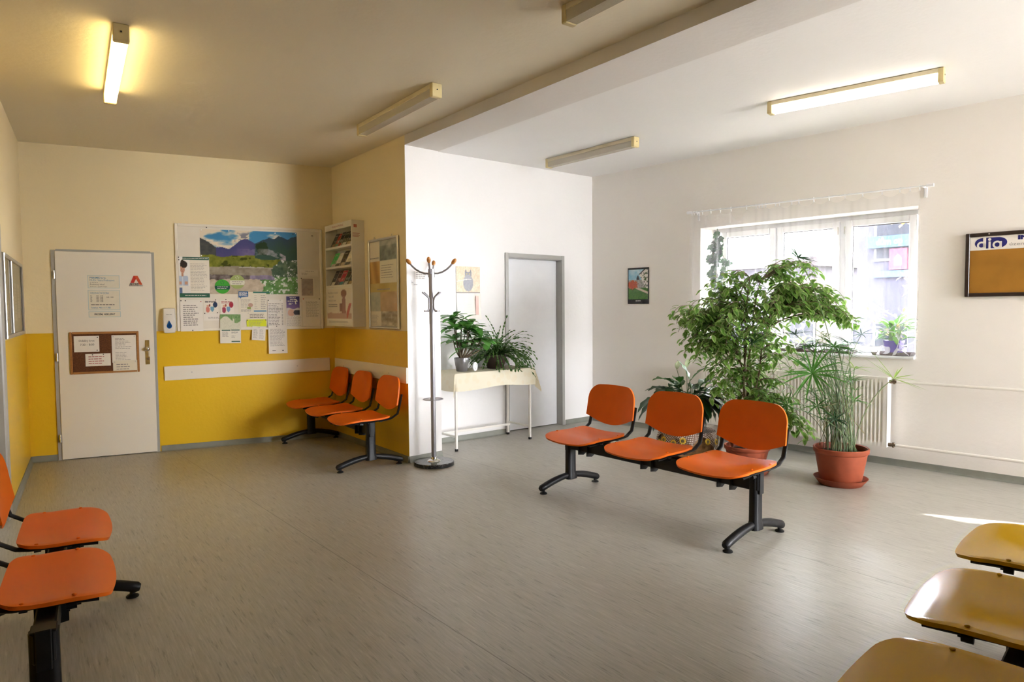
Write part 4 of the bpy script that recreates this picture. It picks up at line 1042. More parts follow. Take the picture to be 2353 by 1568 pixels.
def mother(u, v):
    c = (228, 218, 200)
    if v < .16: return (236, 230, 216)
    if v < .30 + .04*fbm(u*30, 1, 3): c = (196, 160, 142)
    if (u-.70)**2/.012 + (v-.86)**2/.011 < 1: c = (150, 104, 88)
    if abs(u-.70) < .055+.06*(.8-v) and .30 < v < .80: c = (170, 124, 106) if u > .64 else (158, 110, 94)
    if abs(u-.58) < .05 and .36 < v < .60: c = (150, 104, 90)
    if u > .80 and abs((u-.80)-(v-.20)*.42) < .05 and v < .60: c = (196, 96, 84)
    return c
mp_ = picture(RW-.06, .375, mother, 50, 40, y=-RD-.0012, x0=.03, z0=.02).build('front_poster', M_PRINT, fp, colors=True)
mb = MB(); text_into(mb, 'Na počátku je vaše péče', .07, .345, .030, .26, y=-RD-.002); text_into(mb, 'Tak za dítě', .07, .305, .030, .14, y=-RD-.002); text_into(mb, 'PORADÍ SI S VÁMI', .07, .262, .026, .2, y=-RD-.002)
lines_into(mb, .07, .31, .24, .20, 2, .010, -RD-.002, 0, 4); lines_into(mb, .07, .60, .06, .035, 2, .004, -RD-.002, .1, 5); mb.build('lettering', M_INKG, fp)
mb = MB(); text_into(mb, 'VŠEOBECNÁ PREVENCE', .20, RH-.040, .026, .30, y=-RD-.001); mb.build('lettering', M_INKR, rk)
mb = MB(); mb.v = []; x = RW+.001
def srect(y0, z0, y1, z1): mb.quad((x, y0, z0), (x, y1, z0), (x, y1, z1), (x, y0, z1))
for i in range(3):
    for j in range(3): srect(-.115+i*.011, RH-.075+j*.011, -.1055+i*.011, RH-.0655+j*.011)
mb.build('side_emblem', mat('emblem_red', (.50, .06, .04), .4, noise=.03), rk)
mb = MB(); [srect(-.128, RH-.135-.011*k, -.05-.012*(k % 2), RH-.131-.011*k) for k in range(4)]; mb.build('side_lettering', M_INKR, rk)
# booklets
BK = [  # shelf, x, width, height, colour, accent, label
    (2, .11, .105, .165, (34, 34, 40), (150, 120, 80), 'black booklet at the left end of the top rack shelf'),
    (2, .215, .075, .160, (150, 60, 50), (120, 150, 110), 'red and green booklet second from left on the top rack shelf'),
    (2, .295, .085, .170, (36, 44, 44), (160, 60, 50), 'dark narrow booklet third from left on the top rack shelf'),
    (2, .39, .115, .165, (60, 70, 50), (230, 225, 210), 'olive booklet with a pale flash on the top rack shelf'),
    (2, .51, .11, .170, (40, 44, 56), (196, 180, 150), 'slate booklet at the right end of the top rack shelf'),
    (1, .085, .125, .165, (60, 190, 90), (230, 230, 220), 'bright green booklet on the middle rack shelf'),
    (1, .225, .105, .160, (226, 220, 206), (70, 70, 76), 'white booklet with dark bands on the middle rack shelf'),
    (1, .345, .12, .175, (62, 44, 38), (220, 200, 170), 'dark brown booklet on the middle rack shelf'),
    (1, .475, .13, .165, (222, 214, 190), (52, 56, 74), 'pale booklet with a navy band on the middle rack shelf'),
    (0, .085, .105, .180, (44, 44, 60), (220, 214, 200), 'navy booklet at the left end of the bottom rack shelf'),
    (0, .20, .09, .175, (104, 40, 56), (60, 50, 80), 'maroon booklet second from left on the bottom rack shelf'),
    (0, .30, .115, .170, (176, 52, 70), (60, 140, 150), 'crimson and teal booklet on the bottom rack shelf'),
    (0, .425, .105, .180, (48, 56, 46), (214, 206, 186), 'dark green booklet with a white flash on the bottom rack shelf'),
    (0, .54, .11, .175, (40, 46, 58), (170, 150, 110), 'charcoal booklet at the right end of the bottom rack shelf')]
a_, t_, n_, _ = wframe('L')
for sh, x, wd, ht, c, ac, lab in BK:
    o = thing('booklet', lab, 'booklet', wpt('L', .118+x, 1.242+shz[sh]+.003, .118), wrot('L'), 'booklets in the leaflet rack')
    o.rotation_euler = (radians(-26), 0, wrot('L'))
    def cov(u, v, c=c, ac=ac, s=x):
        k = (227, 220, 205)
        if v < .22: return ac if u > .3 else mixc(c, ac, .5)
        if .30 < v < .50 and u > .25 + .4*(.5-v): return mixc(c, k, .75*hash2(int(u*4), int(v*9), int(s*100)))
        if .80 < v < .86 and .12 < u < .8: return mixc(c, k, .8)
        return mixc(c, tuple(q*1.25 for q in c), fbm(u*4, v*6, int(s*100)))
    mb = MB(); mb.box((0, -.010, 0), (wd, -.0005, ht)); mb.build('pages', M_PAPER, o)
    picture(wd, ht, cov, 16, 24, y=-.0115, x0=0, z0=0).build('cover', M_GLOSSPRINT, o, colors=True)

# -- framed poster
fr = wthing('L', 'framed_poster', 'aluminium snap-frame poster beside the leaflet rack', 'poster', 1.255, 1.665, 0.0)
w_, h_ = .645, .875; t = .026
mb = MB()
for q in ((-w_/2, -h_/2, -w_/2+t, h_/2), (w_/2-t, -h_/2, w_/2, h_/2), (-w_/2+t, -h_/2, w_/2-t, -h_/2+t), (-w_/2+t, h_/2-t, w_/2-t, h_/2)): mb.box((q[0], -.024, q[1]), (q[2], -.002, q[3]), .007)
mb.build('frame', M_STEEL, fr)
picture(w_-.03, h_-.03, spa, 44, 90, y=-.010).build('poster_print', M_PRINT, fr, colors=True)
mb = MB(); lines_into(mb, -.05, .24, .185, .045, 6, .006, -.0108, .3, 7); lines_into(mb, -.14, .13, -.045, -.065, 1, .010, -.0108, 0, 8); lines_into(mb, -.28, -.12, -.30, -.40, 8, .004, -.0108, .3, 9); lines_into(mb, -.285, -.09, .26, .245, 1, .012, -.0108, 0, 10)
mb.build('lettering', M_INKG, fr)
for x in (-.19, .19):
    mb = MB(); mb.tube([(x-.012, -.01, h_/2), (x-.012, -.01, h_/2+.012), (x, -.008, h_/2+.022), (x+.012, -.01, h_/2+.012), (x+.012, -.01, h_/2)], .003, 6); mb.build('hanger', M_STEEL, fr)

# -- pillar note and hooks
o, W_, H_ = sheet('P', 'small typed note on the white pillar behind the coat stand', .09, 1.690, .25, 1.765, .001, m=M_PAPER)
lettering(o, M_INKG, lambda mb, y: (lines_into(mb, -.07, .07, .034, -.034, 4, .009, y, .3, 3)))
for s, z in ((.055, 1.668), (.085, 1.650), (.108, 1.650)):
    h = wthing('P', 'wall_hook', 'tiny white wall hooks on the pillar below the typed note', 'hook', s, z, 0, group='tiny white hooks on the pillar')
    mb = MB(); mb.box((-.007, -.003, -.014), (.007, 0, .014), .002); mb.tube([(0, -.003, -.004), (0, -.012, -.010), (0, -.016, -.004)], .003, 8); mb.build('hook', M_PVC, h)

# -- cat calendar on the white wall
cc = wthing('W', 'wall_calendar', 'wall calendar with a grey cat picture above a white month page', 'calendar', .32, 1.585, .003)
picture(.308, .283, cat, 60, 56, y=-.003, x0=-.155, z0=.0).build('cat_picture', M_PRINT, cc, colors=True)
mb = MB(); g = [[mb.vert((-.152 + .312*i, -.002 - .020*(1-j/8)**2, -.285+.280*j/8)) for i in (0, 1)] for j in range(9)]
for j in range(8): mb.face((g[j][0], g[j][1], g[j+1][1], g[j+1][0]))
pg = mb.build('month_page', M_PAPER, cc, smooth=True)
mb = MB()
for k in range(6): mb.rect(-.13, -.09-.03*k, .04-.01*(k % 2), -.0885-.03*k, -.012-.004*k*.6)
mb.build('lettering', M_INKLB, pg)
mb = MB(); mb.rect(.085, -.235, .125, -.03, -.0165); mb.build('pink_band', mat('pale_pink_print', (.80, .55, .48), .6, noise=.04), pg)

# -- castle calendar on the window wall
kc = wthing('N', 'wall_calendar', 'black-edged wall calendar with a castle and red tree picture', 'calendar', .703, 1.67, .004)
mb = MB(); mb.box((-.150, -.004, -.212), (.150, 0, .212)); mb.build('backing', M_INK, kc)
picture(.298, .420, castle, 70, 100, y=-.0055).build('castle_picture', M_GLOSSPRINT, kc, colors=True)
mb = MB(); lines_into(mb, -.035, .035, -.172, -.180, 1, .008, -.0062, 0, 3); mb.build('lettering', M_PAPER, kc)
mb = MB(); mb.tube([(-.010, -.003, .212), (0, -.003, .222), (.010, -.003, .212)], .003, 6); mb.build('hanger', M_PVC, kc)

# -- information board on the window wall
ib = wthing('N', 'information_board', 'dark-framed information board with blue logo header and ochre panel', 'noticeboard', 3.972, 1.480, 0)
w_, h_ = 1.02, .512; t = .030
mb = MB()
for q in ((0, 0, t, h_), (w_-t, 0, w_, h_), (t, 0, w_-t, t), (t, h_-t, w_-t, h_)): mb.box((q[0], -.030, q[1]), (q[2], 0, q[3]), .004)
mb.build('frame', mat('dark_brown_wood', (.030, .018, .014), .35, noise=.2, nscale=10, stretch=(1, 1, 10)), ib)
mb = MB(); mb.box((t-.005, -.014, t-.005), (w_-t+.005, -.004, h_-t+.005)); mb.build('ochre_panel', mat('ochre_fabric', (.36, .16, .012), .85, noise=.1, nscale=6), ib)
mb = MB(); mb.box((t-.002, -.016, h_-t-.108), (w_-t+.002, -.0135, h_-t)); hd = mb.build('header_strip', M_PAPER, ib)
M_NAVY = mat('navy_print', (.016, .016, .16), .4, noise=.03)
yq = -.0172; zc = h_-t-.054
mb = MB()   # rounded navy logo block
def ell(cx, cz, rx, rz, a0, a1, n=18): return [(cx+rx*cos(radians(a0+(a1-a0)*i/n)), cz+rz*sin(radians(a0+(a1-a0)*i/n))) for i in range(n+1)]
lx = t+.032
mb.poly(ell(lx+.055, zc, .055, .043, 90, 270)+[(lx+.055, zc-.043)], yq)
mb.rect(lx+.060, zc-.043, lx+.118, zc+.043, yq)
mb.poly([(lx+.118, zc-.043)]+ell(lx+.155, zc, .06, .043, -90, 90)+[(lx+.118, zc+.043)], yq)
mb.build('logo_ground', M_NAVY, hd)
mb = MB(); q = yq-.0006
def ring(cx, cz, r, w):
    for i in range(20):
        a, b2 = 2*pi*i/20, 2*pi*(i+1)/20
        mb.quad((cx+(r-w)*cos(a), q, cz+(r-w)*sin(a)), (cx+r*cos(a), q, cz+r*sin(a)), (cx+r*cos(b2), q, cz+r*sin(b2)), (cx+(r-w)*cos(b2), q, cz+(r-w)*sin(b2)))
ring(lx+.045, zc-.016, .031, .014); mb.rect(lx+.060, zc-.044, lx+.076, zc+.044, q)
mb.rect(lx+.092, zc-.044, lx+.107, zc+.012, q); mb.disc(lx+.0995, zc+.028, .011, q)
ring(lx+.150, zc-.016, .031, .014); mb.rect(lx+.165, zc-.046, lx+.181, zc+.010, q)
mb.build('logo_letters', M_PAPER, hd)
mb = MB(); text_into(mb, 'INFO', t+.315, zc+.016, .042, .155, y=yq, bold=.06); mb.build('title', M_NAVY, hd)
mb = MB(); text_into(mb, 'územní organizace', t+.262, zc-.030, .036, .38, y=yq); mb.build('subtitle', M_INKG, hd)
for x, z in ((.16, h_-.012), (.46, .014)):
    mb = MB(); mb.cyl((x, -.030, z), (x, -.033, z), .006, 10); mb.build('screw', M_STEEL, ib)

# -- glazed display case on the side wall
dc = wthing('F', 'display_case', 'flat glazed display case with two panes on the side wall', 'display case', .02, 1.228, 0)
w_, h_ = 1.46, .60; t = .028
mb = MB()
for q in ((0, 0, t, h_), (w_-t, 0, w_, h_), (t, 0, w_-t, t), (t, h_-t, w_-t, h_), (.49, t, .49+t*1.4, h_-t)): mb.box((q[0], -.032, q[1]), (q[2], 0, q[3]), .005)
mb.build('frame', M_STEEL, dc)
mb = MB(); mb.box((t, -.006, t), (w_-t, -.001, h_-t)); mb.build('back_panel', mat('pale_green_felt', (.42, .42, .32), .9, noise=.06), dc)
for a_, b_ in ((t, .49), (.49+t*1.4, w_-t)):
    mb = MB(); mb.rect(a_, t, b_, h_-t, -.022); mb.build('glass_pane', M_PLEX, dc)
for k, (x, z, ww, hh) in enumerate(((.10, .12, .2, .28), (.32, .14, .14, .1), (.62, .10, .21, .30), (.9, .12, .21, .30), (1.16, .14, .2, .28))):
    o, W_, H_ = sheet('F', ('yellowed page in the nearer pane of the side-wall display case', 'small note in the nearer pane of the side-wall display case', 'page nearest the divider in the side-wall display case', 'middle page in the farther pane of the side-wall display case', 'page at the far end of the side-wall display case')[k],
        .02+x, 1.228+z, .02+x+ww, 1.228+z+hh, .0065, m=M_PAPER2, group='pages in the display case')
    lettering(o, M_INKG, L(-ww*.4, ww*.4, hh*.4, -hh*.35, 9, .005, 40+k, .3))
# ------------------------------------------------------------------ plants
def g3(a, b, t): return tuple(p+(q-p)*t for p, q in zip(a, b))
def leaf(mb, base, d, up, length, width, droop=.3, fold=.25, cols=((.10, .25, .03), (.10, .25, .03)), rows=5, shape=1.0, wave=0.0):
    """a curved leaf blade; cols = (midrib colour, edge colour)"""
    d = Vector(d).normalized(); up = Vector(up); side = d.cross(up)
    if side.length < 1e-4: side = d.cross(Vector((1, 0, 0)))
    side.normalize(); up = side.cross(d).normalized(); p = Vector(base); step = length/rows; ids = []
    for k in range(rows+1):
        q = k/rows; w = width*.5*(sin(pi*min(1, q**shape*.97+.03)))**.85
        if k == rows: w = width*.02
        f = fold*w; wv = wave*w*sin(k*2.3)
        c0, c1 = cols
        ids.append([mb.vert(p - side*w + up*(f+wv), c1), mb.vert(p - side*w*.62 + up*f*.6, g3(c0, c1, .25)), mb.vert(p, c0),
                    mb.vert(p + side*w*.62 + up*f*.6, g3(c0, c1, .25)), mb.vert(p + side*w + up*(f-wv), c1)])
        p = p + d*step
        d = (d + Vector((0, 0, -1))*droop/rows).normalized(); up = side.cross(d).normalized()
    for a, b in zip(ids[:-1], ids[1:]):
        for i in range(4): mb.face((a[i], a[i+1], b[i+1], b[i]))
def bez(a, b, c, n): return [Vector(a)*(1-t)**2 + Vector(b)*2*t*(1-t) + Vector(c)*t*t for t in [i/n for i in range(n+1)]]
def rvec(s=1.0): return Vector((R(-1, 1), R(-1, 1), R(-1, 1)))*s
def pot(parent, r0, r1, h, m=M_TERRA, rim=.018, soil=.04, z=0.0, rimh=.035):
    mb = MB(); mb.lathe([(r0, z), (r0+.004, z+.006), (r1-rim*.7, z+h-rimh-.004), (r1-rim*.3, z+h-rimh), (r1, z+h-rimh+.006), (r1+.002, z+h-.006), (r1-.004, z+h), (r1-.014, z+h-.004), (r1-.02, z+h-soil-.01)], seg=48, cap1=False)
    mb.lathe([(r1-.022, z+h-soil-.01), (r1-.03, z+h-soil-.012)], seg=48, cap0=False, cap1=False)
    p = mb.build('pot', m, parent, smooth=True, angle=40)
    mb = MB(); mb.lathe([(r1-.019, z+h-soil-.008), ((r1-.019)*.6, z+h-soil+.004), (.01, z+h-soil+.006)], seg=32, cap0=False); mb.build('soil', M_SOIL, parent, smooth=True)
    return p
VYAW = -.6234
M_BARK = mat('grey_brown_bark', (.17, .115, .07), .8, noise=.3, nscale=30, bump=.4, bscale=60)
# ---- variegated weeping fig
FX, FY = 4.965, 3.475
fic = thing('weeping_fig', 'tall variegated weeping fig in a terracotta pot behind the middle bench', 'potted plant', (FX, FY, 0), VYAW)
pot(fic, .125, .188, .235)
mb = MB(); mb.lathe([(.13, 0), (.17, .002), (.195, .04), (.188, .04), (.165, .008), (.13, .006)], seg=48); mb.build('saucer', M_TERRA, fic, smooth=True)
K = .003688
def fp(u, v, b=0.0): return Vector(((u-1716)*K, b, 1.4113 - (v-706)*K))
stems = MB(); fol = MB(); rf = random.Random(5)
trunk = []
for k in range(5):
    a = 2*pi*k/5; top = fp((1700, 1735, 1716, 1690, 1760)[k], (690, 650, 640, 760, 700)[k], (.05, -.06, 0, .1, -.1)[k])
    pts = bez((.025*cos(a), .025*sin(a), .18), (.05*cos(a+1), .05*sin(a+1), .75), top, 14)
    pts = [p + Vector((.012*sin(i*1.3+k), .012*cos(i*1.1+k), 0)) for i, p in enumerate(pts)]
    stems.tube(pts, [.0125*(1-.62*i/14) for i in range(15)], 7); trunk.append(pts)
LOBES = [  # u, v, ru, rv, depth, count
    (1760, 690, 105, 66, .34, 42), (1700, 735, 90, 60, .34, 26), (1830, 680, 70, 62, .28, 26), (1625, 735, 58, 50, .26, 20), (1588, 712, 38, 34, .16, 9), (1600, 790, 32, 30, .16, 7),
    (1890, 692, 46, 42, .18, 14), (1930, 722, 28, 22, .10, 9), (1740, 800, 80, 60, .28, 22), (1655, 795, 40, 46, .2, 12), (1665, 850, 30, 36, .12, 8),
    (1720, 880, 48, 60, .18, 15), (1745, 935, 45, 46, .18, 10), (1660, 890, 32, 22, .1, 5), (1790, 915, 44, 40, .16, 8), (1815, 965, 28, 26, .10, 6), (1840, 985, 16, 16, .06, 3),
    (1640, 650, 30, 30, .14, 4), (1805, 612, 26, 26, .12, 4), (1845, 610, 26, 22, .1, 3), (1700, 640, 40, 24, .16, 5)]
for (u, v, ru, rv, dp, cnt) in LOBES:
    for _ in range(int(cnt*1.5)):
        while True:
            x, y, z = rf.uniform(-1, 1), rf.uniform(-1, 1), rf.uniform(-1, 1)
            if x*x+y*y+z*z <= 1: break
        T = fp(u + x*ru, v + z*rv, y*dp)
        if T.y > .26: T.y = .26
        if T.x > .6: T.y = min(T.y, .06)
        cand = [p for tr in trunk for p in tr[3:] if p.z < T.z + .10] or trunk[0][3:5]
        S = min(cand, key=lambda p: (p-T).length + .25*abs(p.z-(T.z-.18)))
        mid = (S+T)/2 + Vector((0, 0, .06 + .25*(T-S).length*.5))
        n = 9; P = bez(S, mid, T, n)
        P = [p + Vector((rf.uniform(-.006, .006), rf.uniform(-.006, .006), 0)) for p in P]
        stems.tube(P, [.0042*(1-.6*i/n) for i in range(n+1)], 5, caps=False)
        L_ = sum((b_-a_).length for a_, b_ in zip(P[:-1], P[1:]))
        # twig tip hanging over
        tipd = (P[-1]-P[-2]).normalized(); Q = [P[-1]]
        for i in range(4): tipd = (tipd + Vector((rf.uniform(-.2, .2), rf.uniform(-.2, .2), -.35))).normalized(); Q.append(Q[-1]+tipd*.028)
        stems.tube(Q, .0017, 4, caps=False)
        nodes = [P[i] + (P[i+1]-P[i])*rf.random() for i in range(max(2, n-5), n)] + Q[1:]
        if L_ > .25: nodes += [P[i] + (P[i+1]-P[i])*rf.random() for i in range(n-6, n)]
        for i, p in enumerate(nodes):
            a = rf.uniform(0, 2*pi); d = Vector((cos(a), sin(a)*.9, rf.uniform(-.7, .25)))
            pet = p + d.normalized()*.012; s = rf.uniform(.75, 1.2)
            g = rf.random(); mcol = g3((.09, .24, .03), (.20, .40, .06), g); ecol = g3((.58, .62, .30), (.34, .50, .14), rf.random())
            leaf(fol, pet, d, (rf.uniform(-.3, .3), rf.uniform(-.3, .3), 1),   .080*s, .038*s, droop=.9, fold=.22, cols=(mcol, ecol), rows=4, shape=.85)
stems.build('branches', M_BARK, fic, smooth=True)
fol.build('foliage', M_GREEN, fic, smooth=True, angle=180, colors=True)

# ---- papyrus sedge
PX, PY = 5.216, 2.79
pap = thing('umbrella_papyrus', 'umbrella papyrus with thin arching stems in a terracotta pot beside the radiator', 'potted plant', (PX, PY, 0), VYAW)
pot(pap, .145, .203, .285, z=.012, rimh=.042)
mb = MB(); mb.lathe([(.150, 0), (.158, .002), (.196, .052), (.200, .056), (.194, .056), (.150, .010), (.145, .008)], seg=56); mb.build('saucer', M_TERRA, pap, smooth=True)
KP = .003426
def pp_(u, v, b=0.0): return Vector(((u-1931)*KP, b, 1.4113 - (v-704)*KP))
stems = MB(); fol = MB(); rp = random.Random(11)
def umbel(mb, c, axis, r, n, w, cols, droop=.35, flat=.25):
    axis = Vector(axis).normalized(); s1 = axis.cross(Vector((.3, .9, .2))).normalized(); s2 = axis.cross(s1)
    for i in range(n):
        a = 2*pi*i/n + rp.uniform(-.15, .15); d = s1*cos(a) + s2*sin(a) + axis*(flat + rp.uniform(-.15, .25))
        leaf(mb, c, d, axis, r*rp.uniform(.75, 1.1), w, droop=droop, fold=.5, cols=cols, rows=5, shape=.55)
GR = ((.07, .22, .03), (.10, .28, .04)); LG_ = ((.30, .46, .10), (.42, .55, .16)); DK = ((.035, .09, .04), (.05, .12, .05)); MID = ((.055, .16, .03), (.08, .22, .04))
HEADS = [  # u, v, depth, radius, count, cols, droop, axis
    (1846, 855, -.12, .30, 18, GR, .5, (-.35, -.8, .5)), (1905, 798, -.05, .22, 20, MID, .5, (.1, -.2, 1)), (1872, 800, .08, .20, 18, DK, .5, (-.2, .1, 1)), (1930, 812, .06, .2, 16, MID, .6, (.2, 0, 1)),
    (1838, 590, .10, .19, 11, DK, .2, (.3, -.4, .8)), (1735, 790, .12, .16, 12, DK, .3, (-.3, -.3, .8)), (2040, 870, -.06, .29, 10, LG_, .1, (.5, -.1, .9)), (1945, 917, -.10, .15, 6, GR, .2, (.2, -.5, .9)),
    (1962, 848, .02, .17, 8, LG_, .5, (.3, 0, .9)), (1890, 850, .10, .17, 14, MID, .6, (0, 0, 1)), (1800, 930, -.05, .18, 10, MID, .5, (-.6, -.2, .5)), (1915, 870, .12, .16, 12, MID, .6, (.1, .2, 1)),
    (1862, 930, -.1, .15, 8, MID, .6, (-.3, -.5, .6)), (1955, 790, .08, .16, 10, DK, .4, (.2, 0, 1)), (1840, 770, .14, .16, 11, DK, .4, (-.2, .1, 1)), (1900, 960, -.12, .13, 8, DK, .6, (-.2, -.6, .5))]
def stem(T, rr=.0026, n=12, lean=.5):
    a = rp.uniform(0, 2*pi); q = .13*sqrt(rp.random()); S = Vector((q*cos(a), q*sin(a), .245))
    mid = Vector((S.x*(1-lean*.3) + (T.x-S.x)*.18, S.y + (T.y-S.y)*.2, S.z + (T.z-S.z)*.68))
    stems.tube(bez(S, mid, T, n), rr, 5, caps=False, col=g3((.05, .11, .03), (.16, .22, .07), rp.random()))
for (u, v, b, r, n, cols, dr, ax) in HEADS:
    T = pp_(u, v, b); stem(T, .0034); umbel(fol, T, ax, r, n, (.020 if v < 600 else .0125) if n < 17 else .016, cols, dr)
for k in range(48):
    T = pp_(rp.uniform(1840, 1965), rp.uniform(760, 965), rp.uniform(-.18, .16)); stem(T, rp.uniform(.0018, .003))
    if k % 4 != 3: umbel(fol, T, (rp.uniform(-.4, .4), rp.uniform(-.5, .3), .9), rp.uniform(.08, .17), 7, .008, MID if k % 4 else GR, .5)
for k in range(14):   # broken, bent stems
    T = pp_(rp.uniform(1860, 1960), rp.uniform(880, 1000), rp.uniform(-.2, .1)); S = pp_(rp.uniform(1880, 1960), 1030, rp.uniform(-.1, .1)); M_ = pp_(rp.uniform(1880, 1950), 920, 0)
    stems.tube([S, M_, T], .0024, 5, caps=False, col=(.20, .18, .07))
stems.build('stems', picmat('sedge_stem', .45), pap, smooth=True, colors=True)
fol.build('bracts', M_GREEN, pap, smooth=True, angle=180, colors=True)

# ---- stool with sunflower cloth and peace lily
SX, SY = 4.94, 4.10
st = thing('stool', 'round cork-brown stool under a sunflower cloth behind the middle bench', 'stool', (SX, SY, 0), VYAW)
mb = MB(); mb.lathe([(.225, 0), (.235, .006), (.242, .12), (.236, .262), (.226, .27)], seg=48); mb.build('drum', mat('cork_bark', (.36, .20, .09), .85, noise=.45, nscale=26, bump=.5, bscale=50), st, smooth=True)
mb = MB(); mb.lathe([(.238, .258), (.246, .264), (.246, .276), (.236, .282)], seg=48); mb.build('top_board', mat('dark_stained_rim', (.07, .03, .015), .5, noise=.2), st, smooth=True)
M_SUN = bpy.data.materials.new('sunflower_net_cloth'); M_SUN.use_nodes = True
nt = M_SUN.node_tree; b = nt.nodes['Principled BSDF']; b.inputs['Roughness'].default_value = .85
tc = nt.nodes.new('ShaderNodeTexCoord')
bk = nt.nodes.new('ShaderNodeTexBrick'); bk.inputs['Scale'].default_value = 30; bk.offset = 0; bk.inputs['Mortar Size'].default_value = .11; bk.inputs['Brick Width'].default_value = .5; bk.inputs['Row Height'].default_value = .5
bk.inputs['Color1'].default_value = (.72, .66, .58, 1); bk.inputs['Color2'].default_value = (.66, .60, .52, 1); bk.inputs['Mortar'].default_value = (.13, .06, .03, 1)
nt.links.new(tc.outputs['UV'], bk.inputs['Vector']); nt.links.new(bk.outputs['Color'], b.inputs['Base Color'])
mb = MB(); NA, NR = 120, 16; rcl = .40; uvs = []
g = []
for j in range(NR+1):
    row = []
    for i in range(NA):
        a = 2*pi*i/NA; c4 = abs(cos(2*(a+.5)))
        ext = .275 + .14*c4**1.5; q = ext*j/NR
        if q <= .25: p = (q*cos(a), q*sin(a), .2835)
        else:
            hq = q-.25; rr = .252 + .022*(.5+.5*sin(a*14))*min(1, hq/.08) + .05*hq
            p = (rr*cos(a), rr*sin(a), .2835-hq)
        row.append(mb.vert(p)); uvs.append((q*cos(a), q*sin(a)))
    g.append(row)
for j in range(NR):
    for i in range(NA):
        k = (i+1) % NA; mb.face((g[j][i], g[j+1][i], g[j+1][k], g[j][k]))
sc = mb.build('sunflower_cloth', M_SUN, smooth=True, loc=(SX, SY, 0), rz=VYAW)
uvl = sc.data.uv_layers.new(name='UVMap')
for lp in sc.data.loops: uvl.data[lp.index].uv = uvs[lp.vertex_index]
tag(sc, 'brown and white checked cloth printed with sunflowers draped over the stool', 'cloth')
M_PETAL = mat('sunflower_print', (.62, .38, .03), .8, noise=.2, nscale=40); M_SEED = mat('sunflower_heart', (.16, .12, .04), .9, noise=.3, nscale=60)
for i, (a, z) in enumerate([(-2.62, .215), (-2.25, .20), (-1.95, .225), (-1.15, .215), (-.72, .20), (-.35, .22), (-2.85, .18)]):
    rr = .282 if i != 3 else .285; c = Vector((rr*cos(a), rr*sin(a), z)); n_ = Vector((cos(a), sin(a), .12)); s1 = Vector((-sin(a), cos(a), 0)); s2 = n_.cross(s1)
    mb = MB(); P = []
    for k in range(32):
        t_ = 2*pi*k/32; rad = .034*(1 if k % 2 else .72); P.append(c + s1*rad*cos(t_) + s2*rad*sin(t_))
    mb.face([mb.vert(p + n_*.004) for p in P]); f1 = mb.build('sunflower_print', M_PETAL, sc)
    mb = MB(); mb.face([mb.vert(c + n_*.006 + s1*.015*cos(2*pi*k/16) + s2*.015*sin(2*pi*k/16)) for k in range(16)]); mb.build('seed_heart', M_SEED, f1)
pl = thing('peace_lily', 'dark green peace lily with white blooms on the cloth-covered stool', 'potted plant', (SX, SY, .2875), VYAW)
pot(pl, .085, .125, .16, m=mat('brown_plastic_pot', (.10, .05, .03), .5, noise=.1))
KL = .0040
def lp_(u, v, b=0.0): return Vector(((u-1582)*KL, b, 1.4113 - (v-707)*KL - .2875))
stems = MB(); fol = MB(); rl = random.Random(3)
TIPS = [(1492, 888), (1520, 872), (1545, 866), (1520, 900), (1560, 900), (1585, 868), (1600, 862), (1625, 868), (1640, 885), (1612, 905), (1655, 905), (1675, 918), (1672, 935), (1635, 955), (1648, 975), (1618, 985), (1610, 940), (1590, 930),
        (1470, 938), (1475, 955), (1505, 930), (1540, 935), (1565, 940), (1660, 950), (1630, 920), (1640, 935), (1625, 1005), (1560, 985), (1500, 985), (1530, 970), (1600, 970), (1575, 890), (1598, 900), (1620, 930), (1550, 910), (1532, 895)]
TIPS += [(rl.uniform(1510, 1660), rl.uniform(885, 960)) for _ in range(34)]
for i, (u, v) in enumerate(TIPS):
    T = lp_(u, v, rl.uniform(-.26, .22)); a = rl.uniform(0, 2*pi); S = Vector((.05*cos(a), .05*sin(a), .12))
    hv = Vector((T.x-S.x, T.y-S.y, 0)); top = max(T.z, .3) + .05
    M_ = S + hv*.38 + Vector((0, 0, (top-S.z)*.72)); P = bez(S, M_ + Vector((0, 0, .06)), S + hv*.62 + Vector((0, 0, (top-S.z)*.80)), 7)
    stems.tube(P, .0035, 5, caps=False, col=(.05, .14, .03))
    d = (T - P[-1]); Ln = max(.22, min(.34, d.length*1.25)); d = d.normalized() + Vector((0, 0, .35))
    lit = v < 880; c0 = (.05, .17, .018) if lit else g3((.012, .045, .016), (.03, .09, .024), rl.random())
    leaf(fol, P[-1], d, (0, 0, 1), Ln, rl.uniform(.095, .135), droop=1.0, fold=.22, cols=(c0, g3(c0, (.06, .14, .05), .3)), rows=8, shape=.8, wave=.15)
fl = MB()
for (u, v) in ((1558, 850), (1581, 845)):
    T = lp_(u, v, 0); stems.tube(bez((0, 0, .12), (T.x*.3, 0, T.z*.6), T, 8), .0025, 5, caps=False, col=(.08, .2, .05))
    leaf(fl, T, (.1, -.2, 1), (0, -1, .2), .085, .045, droop=-.1, fold=-.4, cols=((.60, .66, .42), (.50, .62, .34)), rows=6)
stems.build('petioles', picmat('lily_stem', .45), pl, smooth=True, colors=True)
fol.build('foliage', M_DARKLEAF, pl, smooth=True, angle=180, colors=True); fl.build('spathes', M_GREEN, pl, smooth=True, angle=180, colors=True)

